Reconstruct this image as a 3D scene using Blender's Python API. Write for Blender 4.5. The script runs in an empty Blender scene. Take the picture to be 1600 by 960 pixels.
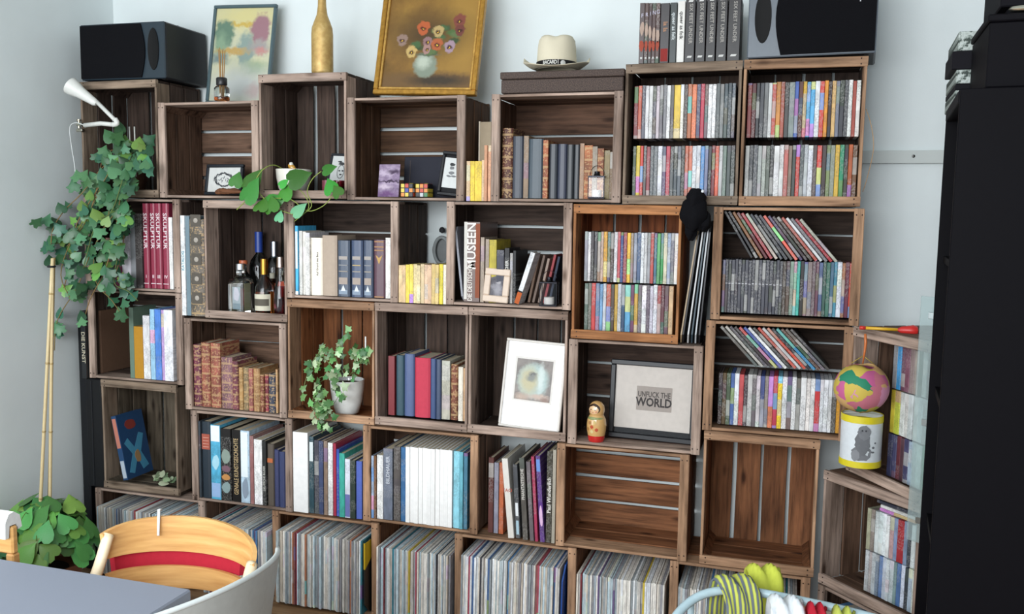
import bpy, math, random
from mathutils import Vector, Matrix, Euler
R = random.Random(7)
sc = bpy.context.scene
COL = sc.collection
PI = math.pi

# ---------------- camera ----------------
FPX, YAW, PIT, ROL = 1410.65, 0.29792, 0.1046, 0.014877
CP = Vector((2.84192, -3.26583, 1.67469))
_c, _s = math.cos(YAW), math.sin(YAW)
CF = Vector((-_s*math.cos(PIT), _c*math.cos(PIT), -math.sin(PIT)))
_r = Vector((_c, _s, 0)); _u = _r.cross(CF)
CR = _r*math.cos(ROL)+_u*math.sin(ROL); CU = _u*math.cos(ROL)-_r*math.sin(ROL)
cd = bpy.data.cameras.new('camera'); cam = bpy.data.objects.new('camera', cd); COL.objects.link(cam)
cd.sensor_width = 36; cd.lens = FPX/1600*36; cd.clip_end = 50
m = Matrix((CR, CU, -CF)).transposed().to_4x4(); m.translation = CP; cam.matrix_world = m
sc.camera = cam

# ---------------- light and exposure ----------------
sc.view_settings.view_transform = 'Standard'; sc.view_settings.look = 'None'
sc.view_settings.exposure = 0.38; sc.view_settings.gamma = 1; sc.view_settings.use_curve_mapping = False
wd = bpy.data.worlds.new('daylight'); sc.world = wd; wd.use_nodes = True
wd.node_tree.nodes['Background'].inputs[0].default_value = (0.82, 0.91, 1.0, 1)
wd.node_tree.nodes['Background'].inputs[1].default_value = 0.60
def area(name, loc, aim, sx, sy, power, col):
    l = bpy.data.lights.new(name, 'AREA'); l.shape = 'RECTANGLE'; l.size = sx; l.size_y = sy; l.energy = power; l.color = col
    o = bpy.data.objects.new(name, l); COL.objects.link(o); o.location = loc
    o.rotation_euler = (Vector(aim)-Vector(loc)).to_track_quat('-Z', 'Y').to_euler(); return o
area('window_daylight', (-0.15, -2.9, 1.35), (1.6, -1.2, 1.0), 1.9, 1.5, 34, (0.93, 0.97, 1.0))
area('rear_window_daylight', (1.5, -4.8, 2.15), (0.7, 0, 0.9), 2.8, 1.5, 130, (0.93, 0.97, 1.0))

# ---------------- helpers ----------------
def at(u, v, Y):
    d = CF*FPX+CR*(u-800)-CU*(v-480)
    return CP+d*((Y-CP.y)/d.y)
def atz(u, v, Z):
    d = CF*FPX+CR*(u-800)-CU*(v-480)
    return CP+d*((Z-CP.z)/d.z)
def lin(h):
    h = h.lstrip('#'); o = []
    for i in (0, 2, 4):
        c = int(h[i:i+2], 16)/255
        o.append(c/12.92 if c <= .04045 else ((c+.055)/1.055)**2.4)
    return (*o, 1)
def vary(h, a=.12):
    c = lin(h); k = 1+R.uniform(-a, a)
    return (min(1, c[0]*k), min(1, c[1]*k), min(1, c[2]*k), 1)
def tag(o, label=None, cat=None, group=None, kind=None):
    if label: o['label'] = label
    if cat: o['category'] = cat
    if group: o['group'] = group
    if kind: o['kind'] = kind
    return o
def empty(name, loc, rz=0, label=None, cat=None, group=None, rx=0, ry=0):
    o = bpy.data.objects.new(name, None); COL.objects.link(o); o.location = loc
    o.rotation_euler = (rx, ry, rz); o.empty_display_size = .02
    return tag(o, label, cat, group)
def put(name, me, mat, parent=None, loc=(0, 0, 0), rot=(0, 0, 0), color=None, scale=None, mw=None):
    o = bpy.data.objects.new(name, me); COL.objects.link(o)
    if mat is not None and not me.materials: me.materials.append(mat)
    if parent: o.parent = parent
    if mw is not None: o.matrix_local = mw
    else:
        o.location = loc; o.rotation_euler = rot
        if scale: o.scale = scale
    if color: o.color = color if not isinstance(color, str) else lin(color)
    return o
def mesh(name, vs, fs, smooth=False, mat=None):
    me = bpy.data.meshes.new(name); me.from_pydata([tuple(v) for v in vs], [], fs); me.update()
    if smooth:
        for p in me.polygons: p.use_smooth = True
    if mat: me.materials.append(mat)
    return me
def sharp(me, ang=40):
    try: me.set_sharp_from_angle(angle=math.radians(ang))
    except Exception: pass
    return me

# ---------------- materials ----------------
class N:
    def __init__(s, name, rough=.6, spec=None):
        s.m = bpy.data.materials.new(name); s.m.use_nodes = True; s.t = s.m.node_tree
        s.b = s.t.nodes['Principled BSDF']; s.b.inputs['Roughness'].default_value = rough
        if spec is not None: s.b.inputs['Specular IOR Level'].default_value = spec
    def n(s, ty, **k):
        x = s.t.nodes.new(ty)
        for a, b in k.items(): setattr(x, a, b)
        return x
    def l(s, a, b): s.t.links.new(a, b)
    def math(s, op, a, b=None, c=None):
        x = s.n('ShaderNodeMath', operation=op)
        for i, v in enumerate((a, b, c)):
            if v is None: continue
            if isinstance(v, (int, float)): x.inputs[i].default_value = v
            else: s.l(v, x.inputs[i])
        return x.outputs[0]
    def mix(s, f, a, b, bt='MIX'):
        x = s.n('ShaderNodeMix', data_type='RGBA', blend_type=bt)
        for i, v in ((0, f), (6, a), (7, b)):
            if isinstance(v, (int, float)): x.inputs[i].default_value = v
            elif isinstance(v, tuple): x.inputs[i].default_value = v
            else: s.l(v, x.inputs[i])
        return x.outputs[2]
    def noise(s, vec, scale=5, detail=3, rough=.5, w=None):
        x = s.n('ShaderNodeTexNoise'); x.inputs['Scale'].default_value = scale
        x.inputs['Detail'].default_value = detail; x.inputs['Roughness'].default_value = rough
        if vec is not None: s.l(vec, x.inputs['Vector'])
        return x.outputs['Fac']
    def ramp(s, f, stops, const=False):
        x = s.n('ShaderNodeValToRGB'); e = x.color_ramp.elements
        if const: x.color_ramp.interpolation = 'CONSTANT'
        while len(e) < len(stops): e.new(.5)
        for i, (p, c) in enumerate(stops): e[i].position = p; e[i].color = c if isinstance(c, tuple) else lin(c)
        s.l(f, x.inputs[0]); return x.outputs[0]
    def obj(s):
        o = s.n('ShaderNodeObjectInfo'); return o.outputs['Color'], o.outputs['Random']
    def co(s, sx=1, sy=1, sz=1, rnd=None, which='Object'):
        t = s.n('ShaderNodeTexCoord').outputs[which]
        v = s.n('ShaderNodeVectorMath', operation='MULTIPLY'); s.l(t, v.inputs[0]); v.inputs[1].default_value = (sx, sy, sz)
        if rnd is None: return v.outputs[0]
        a = s.n('ShaderNodeVectorMath', operation='ADD'); s.l(v.outputs[0], a.inputs[0])
        c = s.n('ShaderNodeCombineXYZ'); k = s.math('MULTIPLY', rnd, 57.0)
        for i in range(3): s.l(k, c.inputs[i])
        s.l(c.outputs[0], a.inputs[1]); return a.outputs[0]
    def base(s, v):
        if isinstance(v, tuple): s.b.inputs['Base Color'].default_value = v
        else: s.l(v, s.b.inputs['Base Color'])
    def bump(s, h, st=.3, d=.002):
        x = s.n('ShaderNodeBump'); x.inputs['Strength'].default_value = st; x.inputs['Distance'].default_value = d
        s.l(h, x.inputs['Height']); s.l(x.outputs[0], s.b.inputs['Normal'])
BLK = (0.01, 0.01, 0.012, 1); WHT = (.8, .8, .78, 1)

def mk_wood(name, rough=.75):
    q = N(name, rough, .25); c, r = q.obj()
    v = q.co(3, 45, 45, r); f = q.noise(v, 1.6, 6, .62)
    big = q.noise(q.co(2.5, 7, 7, r), 1.5, 3)
    g = q.ramp(f, [(.28, (.34, .31, .29, 1)), (.5, (.9, .88, .86, 1)), (.75, (1.35, 1.3, 1.26, 1))])
    g2 = q.ramp(big, [(.3, (.55, .50, .47, 1)), (.62, (1.12, 1.1, 1.1, 1))])
    k = q.mix(1.0, q.mix(1.0, c, g, 'MULTIPLY'), g2, 'MULTIPLY')
    knot = q.n('ShaderNodeTexVoronoi'); knot.inputs['Scale'].default_value = 1.0; q.l(q.co(5, 14, 14, r), knot.inputs['Vector'])
    kf = q.ramp(knot.outputs['Distance'], [(.06, (.25, .2, .17, 1)), (.2, (1, 1, 1, 1))])
    q.base(q.mix(1.0, k, kf, 'MULTIPLY')); q.bump(f, .5, .0015); return q.m
WOOD = mk_wood('weathered_wood')
def mk_plain(name, rough, spec=.5, grain=0, metal=0, coat=0):
    q = N(name, rough, spec); c, r = q.obj()
    f = q.noise(q.co(1, 1, 1, r), 60, 3)
    q.base(q.mix(1.0, c, q.ramp(f, [(.3, (.95, .95, .95, 1)), (.7, (1.03, 1.03, 1.03, 1))]), 'MULTIPLY'))
    q.b.inputs['Metallic'].default_value = metal; q.b.inputs['Coat Weight'].default_value = coat
    if grain: q.bump(q.noise(q.co(1, 1, 1, r), grain, 3), .4, .001)
    return q.m
MATTE = mk_plain('matte_paint', .7, .3); SATIN = mk_plain('satin_paint', .38); GLOSS = mk_plain('gloss_glaze', .12, .5, 0, 0, .5)
CLOTH = mk_plain('cloth_weave', .9, .15, 260); METAL = mk_plain('brushed_metal', .3, .5, 0, 1); PLAST = mk_plain('black_plastic', .45, .4, 300)
def mk_print(name, amount, textamt, rough=.4):
    q = N(name, rough, .4); c, r = q.obj(); t = q.n('ShaderNodeTexCoord').outputs['Object']
    sx = q.n('ShaderNodeSeparateXYZ'); q.l(t, sx.inputs[0])
    z = q.math('ADD', q.math('MULTIPLY', sx.outputs[2], 17.0), q.math('MULTIPLY', r, 913.0))
    wn = q.n('ShaderNodeTexWhiteNoise', noise_dimensions='1D'); q.l(q.math('FLOOR', z), wn.inputs['W'])
    hs = q.n('ShaderNodeHueSaturation'); q.l(q.math('ADD', wn.outputs['Value'], .5), hs.inputs['Hue']) if False else None
    q.l(wn.outputs['Value'], hs.inputs['Hue']); hs.inputs['Saturation'].default_value = .7; q.l(c, hs.inputs['Color'])
    sel = q.math('GREATER_THAN', q.math('FRACT', q.math('MULTIPLY', wn.outputs['Value'], 7.31)), 1-amount)
    k1 = q.mix(sel, c, hs.outputs[0])
    lo = q.math('GREATER_THAN', q.math('FRACT', q.math('MULTIPLY', wn.outputs['Value'], 13.7)), 1-amount*.45)
    k1 = q.mix(lo, k1, q.mix(.5, c, (.55, .55, .52, 1)))
    blot = q.noise(q.co(60, 60, 26, r), 1.0, 3)
    k2 = q.mix(1.0, k1, q.ramp(blot, [(.3, (.74, .74, .74, 1)), (.7, (1.14, 1.14, 1.14, 1))]), 'MULTIPLY')
    tn = q.noise(q.co(300, 1, 150, r), 1.0, 1)
    lum = q.n('ShaderNodeRGBToBW'); q.l(c, lum.inputs[0])
    dark = q.math('LESS_THAN', lum.outputs[0], .28)
    tc = q.mix(dark, (.05, .05, .06, 1), (.42, .41, .39, 1))
    zone = q.math('GREATER_THAN', q.noise(q.co(0, 0, 9, r), 1.0, 0), .47)
    msk = q.math('MULTIPLY', q.math('MULTIPLY', q.math('SMOOTHSTEP', tn, .47, .58) if False else q.math('MULTIPLY', q.math('GREATER_THAN', tn, .52), 1.0), zone), textamt)
    q.base(q.mix(msk, k2, tc)); return q.m
PRINT = mk_print('printed_spine', .24, .30); PRINTM = mk_print('music_disc_insert', .07, .22); BOOKP = mk_print('book_jacket', .08, .22, .5); RECP = mk_print('record_sleeve_card', .06, .08, .6)
def mk_leather():
    q = N('gilt_leather', .55, .4); c, r = q.obj(); t = q.n('ShaderNodeTexCoord').outputs['Object']
    sx = q.n('ShaderNodeSeparateXYZ'); q.l(t, sx.inputs[0])
    w = q.math('FRACT', q.math('ADD', q.math('MULTIPLY', sx.outputs[2], 24.0), q.math('MULTIPLY', r, 3.0)))
    band = q.math('GREATER_THAN', w, .80)
    n = q.noise(q.co(150, 50, 130, r), 1.0, 3)
    gold = q.math('MULTIPLY', q.math('GREATER_THAN', n, .56), .55)
    wear = q.ramp(q.noise(q.co(30, 30, 14, r), 1, 4), [(.35, (.6, .6, .6, 1)), (.7, (1.35, 1.3, 1.25, 1))])
    k = q.mix(1.0, c, wear, 'MULTIPLY')
    q.base(q.mix(q.math('MAXIMUM', q.math('MULTIPLY', band, .55), gold), k, lin('#c9a878'))); q.bump(band, .6, .001); return q.m
LEATH = mk_leather()
def mk_pages():
    q = N('page_edges', .85, .2); c, r = q.obj()
    f = q.noise(q.co(900, 6, 6, r), 1.0, 2)
    q.base(q.mix(1.0, c, q.ramp(f, [(.3, (.7, .7, .7, 1)), (.7, (1.05, 1.05, 1.05, 1))]), 'MULTIPLY')); return q.m
PAGES = mk_pages()
def mk_leaf(name):
    q = N(name, .38, .45); c, r = q.obj()
    hs = q.n('ShaderNodeHueSaturation'); q.l(q.math('ADD', q.math('MULTIPLY', r, .05), .475), hs.inputs['Hue'])
    q.l(q.math('ADD', q.math('MULTIPLY', r, .7), .65), hs.inputs['Value']); q.l(c, hs.inputs['Color'])
    f = q.noise(q.co(1, 1, 1, r), 90, 2)
    q.base(q.mix(1.0, hs.outputs[0], q.ramp(f, [(.35, (.75, .8, .7, 1)), (.7, (1.2, 1.15, 1.1, 1))]), 'MULTIPLY'))
    q.b.inputs['Transmission Weight'].default_value = 0; return q.m
LEAF = mk_leaf('green_leaf')
def mk_glass(name, col, rough=.02):
    q = N(name, rough); q.base(col); q.b.inputs['Transmission Weight'].default_value = 1; q.b.inputs['IOR'].default_value = 1.45; return q.m
GLASS = mk_glass('clear_glass', (.9, .95, .94, 1))
def mk_pane():
    q = N('thin_pane'); lw = q.n('ShaderNodeLayerWeight'); lw.inputs[0].default_value = .5; fr_ = q.math('MULTIPLY_ADD', q.math('POWER', lw.outputs['Facing'], 4.0), .5, .02)
    tr = q.n('ShaderNodeBsdfTransparent'); gl = q.n('ShaderNodeBsdfGlossy'); gl.inputs['Roughness'].default_value = 0
    mx = q.n('ShaderNodeMixShader'); q.l(fr_, mx.inputs[0]); q.l(tr.outputs[0], mx.inputs[1]); q.l(gl.outputs[0], mx.inputs[2])
    q.l(mx.outputs[0], q.t.nodes['Material Output'].inputs[0]); return q.m
PANE = mk_pane()
def paint(name, stops, blobs, nsx=6, nsz=9, dist=.02, fine=70, rough=.7):
    """flat picture: soft edged dabs (x, z, rx, rz, colour, softness) over a mottled ground"""
    q = N(name, rough, .3); v = q.n('ShaderNodeTexCoord').outputs['Object']
    nz = q.n('ShaderNodeTexNoise'); nz.inputs['Scale'].default_value = fine; nz.inputs['Detail'].default_value = 3; q.l(v, nz.inputs['Vector'])
    a = q.n('ShaderNodeVectorMath', operation='SUBTRACT'); q.l(nz.outputs['Color'], a.inputs[0]); a.inputs[1].default_value = (.5, .5, .5)
    b = q.n('ShaderNodeVectorMath', operation='SCALE'); q.l(a.outputs[0], b.inputs[0]); b.inputs['Scale'].default_value = dist
    c = q.n('ShaderNodeVectorMath', operation='ADD'); q.l(v, c.inputs[0]); q.l(b.outputs[0], c.inputs[1])
    col = q.ramp(q.noise(q.co(nsx, 1, nsz), 1.2, 5, .6), stops)
    for (x, z, rx, rz, cc, sf) in blobs:
        d = q.n('ShaderNodeVectorMath', operation='SUBTRACT'); q.l(c.outputs[0], d.inputs[0]); d.inputs[1].default_value = (x, 0, z)
        e = q.n('ShaderNodeVectorMath', operation='MULTIPLY'); q.l(d.outputs[0], e.inputs[0]); e.inputs[1].default_value = (1/rx, 0, 1/rz)
        l = q.n('ShaderNodeVectorMath', operation='LENGTH'); q.l(e.outputs[0], l.inputs[0])
        mr = q.n('ShaderNodeMapRange'); mr.inputs['From Min'].default_value = 1+sf; mr.inputs['From Max'].default_value = 1-sf; q.l(l.outputs['Value'], mr.inputs['Value'])
        col = q.mix(mr.outputs[0], col, lin(cc))
    q.base(col); return q.m
GREENGLASS = mk_glass('smoky_glass', (.25, .32, .34, 1)); AMBER = mk_glass('amber_liquid', (.75, .22, .05, 1))
WINE = mk_glass('wine_red_glass', (.35, .05, .09, 1))
def mk_wall(name, col, s=3):
    q = N(name, .9, .15); c = lin(col)
    f = q.noise(q.co(), s, 4); g = q.noise(q.co(), 180, 3)
    q.base(q.mix(1.0, c, q.ramp(f, [(.3, (.95, .95, .95, 1)), (.7, (1.03, 1.03, 1.03, 1))]), 'MULTIPLY')); q.bump(g, .25, .001); return q.m
WALL = mk_wall('painted_plaster', '#e0e7e7')
def mk_canvas(name, stops, sx, sz, detail=5, rough=.6):
    q = N(name, rough, .3); t = q.co(sx, 1, sz); f = q.noise(t, 1.0, detail, .6)
    q.base(q.ramp(f, stops)); return q.m

# ---------------- meshes ----------------
_cache = {}
def bev_box(l, w, h, b=None, var=0, jit=0.0):
    """box from 0..l,0..w,0..h with chamfered long edges; two segments along x"""
    key = (round(l, 3), round(w, 3), round(h, 4), b, var, jit)
    if key in _cache: return _cache[key]
    if b is None: b = min(w, h)*.16
    rr = random.Random(hash(key[:3]) % 9999+var)
    ring = [(b, 0), (w-b, 0), (w, b), (w, h-b), (w-b, h), (b, h), (0, h-b), (0, b)]
    xs = [0, l*.5, l]; vs = []; fs = []
    for x in xs:
        jy, jz = rr.uniform(-jit, jit), rr.uniform(-jit, jit)*.5
        for (y, z) in ring: vs.append((x+rr.uniform(-jit, jit), y+jy, z+jz))
    for s in range(2):
        for i in range(8): a = s*8+i; c = s*8+(i+1) % 8; fs.append((a, c, c+8, a+8)[::-1])
    fs.append(tuple(range(8))); fs.append(tuple(range(16, 24))[::-1])
    me = mesh('board', vs, fs); _cache[key] = me
    return me
def board(parent, name, lo, hi, mat, color, var=0, jit=.0012, tilt=0):
    d = [hi[i]-lo[i] for i in range(3)]; o = sorted(range(3), key=lambda i: -d[i])
    L, W, T = o; ax = [Vector((0, 0, 0)) for _ in range(3)]
    for k, i in enumerate(o): ax[k][i] = 1
    if ax[0].cross(ax[1]).dot(ax[2]) < 0:
        ax[2] = -ax[2]; org = list(lo); org[T] = hi[T]
    else: org = list(lo)
    me = bev_box(round(d[L], 3), round(d[W], 3), round(d[T], 4), None, var, jit)
    key = ('m', id(me), mat.name)
    if key not in _cache:
        if me.materials and me.materials[0] != mat: me = me.copy(); me.materials.clear()
        if not me.materials: me.materials.append(mat)
        _cache[key] = me
    me = _cache[key]
    M = Matrix((ax[0], ax[1], ax[2])).transposed().to_4x4(); M.translation = org
    if tilt: M = M @ Matrix.Rotation(tilt, 4, 'X')
    return put(name, me, None, parent, mw=M, color=color)
def box(name, lo, hi, mat, color, parent=None, bev=.002):
    """chamfered block mesh in parent coordinates"""
    d = [hi[i]-lo[i] for i in range(3)]; b = min(bev, min(d)*.4)
    key = ('bx', tuple(round(x, 4) for x in d), b, mat.name)
    if key not in _cache:
        vs = []; fs = []
        X, Y, Z = d
        def q(x, y, z): vs.append((x, y, z)); return len(vs)-1
        c = {}
        for i, sx in enumerate((0, 1)):
            for j, sy in enumerate((0, 1)):
                for k, sz in enumerate((0, 1)):
                    x, y, z = sx*X, sy*Y, sz*Z; ix = b if sx == 0 else -b; iy = b if sy == 0 else -b; iz = b if sz == 0 else -b
                    c[i, j, k] = (q(x, y+iy, z+iz), q(x+ix, y, z+iz), q(x+ix, y+iy, z))
        A = c
        fs += [(A[0,0,0][0], A[0,0,1][0], A[0,1,1][0], A[0,1,0][0]), (A[1,0,0][0], A[1,1,0][0], A[1,1,1][0], A[1,0,1][0]),
               (A[0,0,0][1], A[1,0,0][1], A[1,0,1][1], A[0,0,1][1]), (A[0,1,0][1], A[0,1,1][1], A[1,1,1][1], A[1,1,0][1]),
               (A[0,0,0][2], A[0,1,0][2], A[1,1,0][2], A[1,0,0][2]), (A[0,0,1][2], A[1,0,1][2], A[1,1,1][2], A[0,1,1][2])]
        for j in (0, 1):
            for k in (0, 1): f = (A[0,j,k][1], A[1,j,k][1], A[1,j,k][2], A[0,j,k][2]); fs.append(f if j == k else f[::-1])
        for i in (0, 1):
            for k in (0, 1): f = (A[i,0,k][0], A[i,0,k][2], A[i,1,k][2], A[i,1,k][0]); fs.append(f if i == k else f[::-1])
        for i in (0, 1):
            for j in (0, 1): f = (A[i,j,0][0], A[i,j,1][0], A[i,j,1][1], A[i,j,0][1]); fs.append(f if i == j else f[::-1])
        for kk, t in c.items(): fs.append(t if sum(kk) % 2 == 0 else t[::-1])
        me = mesh('block', vs, fs, mat=mat)
        import bmesh
        bm = bmesh.new(); bm.from_mesh(me); bmesh.ops.recalc_face_normals(bm, faces=bm.faces); bm.to_mesh(me); bm.free()
        _cache[key] = me
    return put(name, _cache[key], None, parent, loc=lo, color=color)
def prism(pts, h, smooth=False, axis='z'):
    n = len(pts); vs = []; 
    for z in (0, h):
        for (x, y) in pts:
            vs.append((x, y, z) if axis == 'z' else ((x, z, y) if axis == 'y' else (z, x, y)))
    fs = [tuple(range(n))[::-1], tuple(range(n, 2*n))]+[(i, (i+1) % n, n+(i+1) % n, n+i) for i in range(n)]
    if axis == 'y': fs = [f[::-1] for f in fs]
    me = mesh('prism', vs, fs, smooth)
    if smooth: sharp(me)
    return me
def lathe(prof, n=24, close=True):
    vs = []; fs = []
    for (r, z) in prof:
        for i in range(n): a = 2*PI*i/n; vs.append((r*math.cos(a), r*math.sin(a), z))
    for j in range(len(prof)-1):
        for i in range(n): fs.append((j*n+i, j*n+(i+1) % n, (j+1)*n+(i+1) % n, (j+1)*n+i))
    if prof[0][0] > 1e-4: fs.append(tuple(range(n))[::-1])
    if close and prof[-1][0] > 1e-4: fs.append(tuple(range((len(prof)-1)*n, len(prof)*n)))
    return sharp(mesh('turned', vs, fs, True), 50)
def tube(pts, r, n=6, closed=False):
    pts = [Vector(p) for p in pts]; vs = []; fs = []; m_ = len(pts)
    up = Vector((0, 0, 1)); last = None
    for i, p in enumerate(pts):
        t = (pts[(i+1) % m_ if closed else min(i+1, m_-1)]-pts[(i-1) % m_ if closed else max(i-1, 0)]).normalized()
        a = t.cross(up if abs(t.dot(up)) < .9 else Vector((1, 0, 0))).normalized()
        if last is not None:
            a2 = (last-t*last.dot(t))
            if a2.length > .1: a = a2.normalized()
        last = a; b = t.cross(a); rr = r[i] if isinstance(r, (list, tuple)) else r
        for k in range(n): q = 2*PI*k/n; vs.append(p+a*math.cos(q)*rr+b*math.sin(q)*rr)
    for i in range(m_ if closed else m_-1):
        for k in range(n): a = i*n+k; b = i*n+(k+1) % n; c = ((i+1) % m_)*n; fs.append((a, b, c+(k+1) % n, c+k))
    if not closed: fs.append(tuple(range(n))[::-1]); fs.append(tuple(range((m_-1)*n, m_*n)))
    return mesh('tube', vs, fs, True)
def smoothpath(pts, k=5):
    pts = [Vector(p) for p in pts]; out = []
    for i in range(len(pts)-1):
        p0, p1, p2, p3 = pts[max(i-1, 0)], pts[i], pts[i+1], pts[min(i+2, len(pts)-1)]
        for j in range(k):
            t = j/k; out.append(.5*((2*p1)+(-p0+p2)*t+(2*p0-5*p1+4*p2-p3)*t*t+(-p0+3*p1-3*p2+p3)*t**3))
    out.append(pts[-1]); return out
def lettering(parent, name, txt, size, loc, mode, mat, color, squeeze=1, align='CENTER', ext=.0003, bold=.012):
    cu = bpy.data.curves.new(name, 'FONT'); cu.body = txt; cu.size = size; cu.extrude = ext
    cu.align_x = align; cu.align_y = 'CENTER'; cu.resolution_u = 2; cu.offset = size*bold
    o = bpy.data.objects.new(name, cu); COL.objects.link(o)
    me = bpy.data.meshes.new_from_object(o); bpy.data.objects.remove(o); bpy.data.curves.remove(cu)
    me.materials.clear(); me.materials.append(mat)
    X, Y, Z = {'up': ((0, 0, 1), (-1, 0, 0), (0, -1, 0)), 'down': ((0, 0, -1), (1, 0, 0), (0, -1, 0)), 'flat': ((1, 0, 0), (0, 0, 1), (0, -1, 0))}[mode]
    M = Matrix((Vector(X)*squeeze, Vector(Y), Vector(Z))).transposed().to_4x4(); M.translation = loc
    return put(name, me, None, parent, mw=M, color=color)
def patch(parent, name, pts, y, mat, color, th=.0006):
    """flat printed or painted shape on a surface that faces -y; pts are (x,z)"""
    n = len(pts); vs = [(x, y, z) for x, z in pts]+[(x, y-th, z) for x, z in pts]
    ar = sum(pts[i][0]*pts[(i+1) % n][1]-pts[(i+1) % n][0]*pts[i][1] for i in range(n))
    if ar < 0: vs = [(x, y, z) for x, z in pts[::-1]]+[(x, y-th, z) for x, z in pts[::-1]]
    fs = [tuple(range(n, 2*n))]+[((i+1) % n, i, n+i, n+(i+1) % n)[::-1] for i in range(n)]
    return put(name, mesh(name, vs, fs), mat, parent, color=color)
def blob(cx, cz, rx, rz, n=14, j=.12, rot=0):
    o = []
    for i in range(n):
        a = 2*PI*i/n; k = 1+R.uniform(-j, j); x, z = rx*k*math.cos(a), rz*k*math.sin(a)
        o.append((cx+x*math.cos(rot)-z*math.sin(rot), cz+x*math.sin(rot)+z*math.cos(rot)))
    return o
def rect(x0, z0, x1, z1): return [(x0, z0), (x1, z0), (x1, z1), (x0, z1)]

# colour words
import colorsys
def cname(h):
    h = h.lstrip('#'); r, g, b = (int(h[i:i+2], 16)/255 for i in (0, 2, 4)); H, S, V = colorsys.rgb_to_hsv(r, g, b); H *= 360
    if S < .13: return 'white' if V > .82 else 'pale grey' if V > .62 else 'grey' if V > .36 else 'black'
    if V < .24: return 'black'
    if S < .28:
        if V > .78: return 'cream' if 20 < H < 90 else 'pale blue' if 160 < H < 260 else 'pale pink'
        t = 'dark ' if V < .42 else ''
        return t+('grey brown' if H < 70 or H > 320 else 'grey green' if H < 170 else 'grey blue')
    d = 'dark ' if V < .45 else 'light ' if S < .5 and V > .8 else ''
    if H < 14 or H > 338: return d+'red'
    if H < 40: return 'brown' if V < .68 else d+'orange'
    if H < 66: return 'olive' if V < .6 else d+'yellow'
    if H < 165: return d+'green'
    if H < 198: return d+'turquoise'
    if H < 252: return d+'blue'
    if H < 300: return d+'purple'
    return d+'pink'
ORD = 'first second third fourth fifth sixth seventh eighth ninth tenth eleventh twelfth thirteenth fourteenth fifteenth sixteenth seventeenth eighteenth nineteenth twentieth'.split()
def ordn(i):
    if i < 20: return ORD[i]
    if i == 39: return 'fortieth'
    if i == 29: return 'thirtieth'
    if i < 29: return 'twenty-'+ORD[i-20]
    return 'thirty-'+ORD[(i-30) % 9]

def ordn2(i):
    if i < 40: return ordn(i)
    if i > 68: return 'last'
    return 'forty-'+ORD[i-40] if i < 49 else 'fiftieth' if i == 49 else 'sixtieth' if i == 59 else ('fifty-'+ORD[i-50] if i < 59 else 'sixty-'+ORD[i-60])
# ---------------- room shell ----------------
def slab(name, lo, hi, mat, color='#ffffff', kind='structure'):
    o = box(name, lo, hi, mat, color, None, .001); o['kind'] = kind; return o
slab('wall_back', (-.25, .325, -.02), (5.4, .40, 3.0), WALL)
slab('wall_left', (-.33, -1.95, -.02), (-.23, .40, 3.0), WALL)
slab('ceiling', (-.33, -4.5, 2.95), (5.4, .40, 3.05), WALL)
q = N('oak_floor', .5); v = q.co(2, 24, 1); f = q.noise(v, 1.5, 5)
q.base(q.ramp(f, [(.3, '#6b4e36'), (.7, '#a07c58')])); FLOORM = q.m
fl = slab('floor', (-.33, -5.2, -.06), (5.4, .40, -.012), FLOORM)
for i in range(12):
    for j in range(3):
        board(fl, 'floor_plank', (.005+j*1.9, 3.3+i*.19, .048), (1.895+j*1.9, 3.487+i*.19, .060), FLOORM, '#ffffff', i % 2, 0)
q = N('rail_paint', .5); q.base(lin('#c3c9c6')); RAILM = q.m
rl = slab('trim_1', (2.95, .303, 1.872), (4.6, .325, 1.918), RAILM)
put('screw_head', lathe([(.006, 0), (.005, .002), (0, .003)], 8), METAL, rl, (.30, 0, .025), (PI/2, 0, 0), '#4a4a48')

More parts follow.
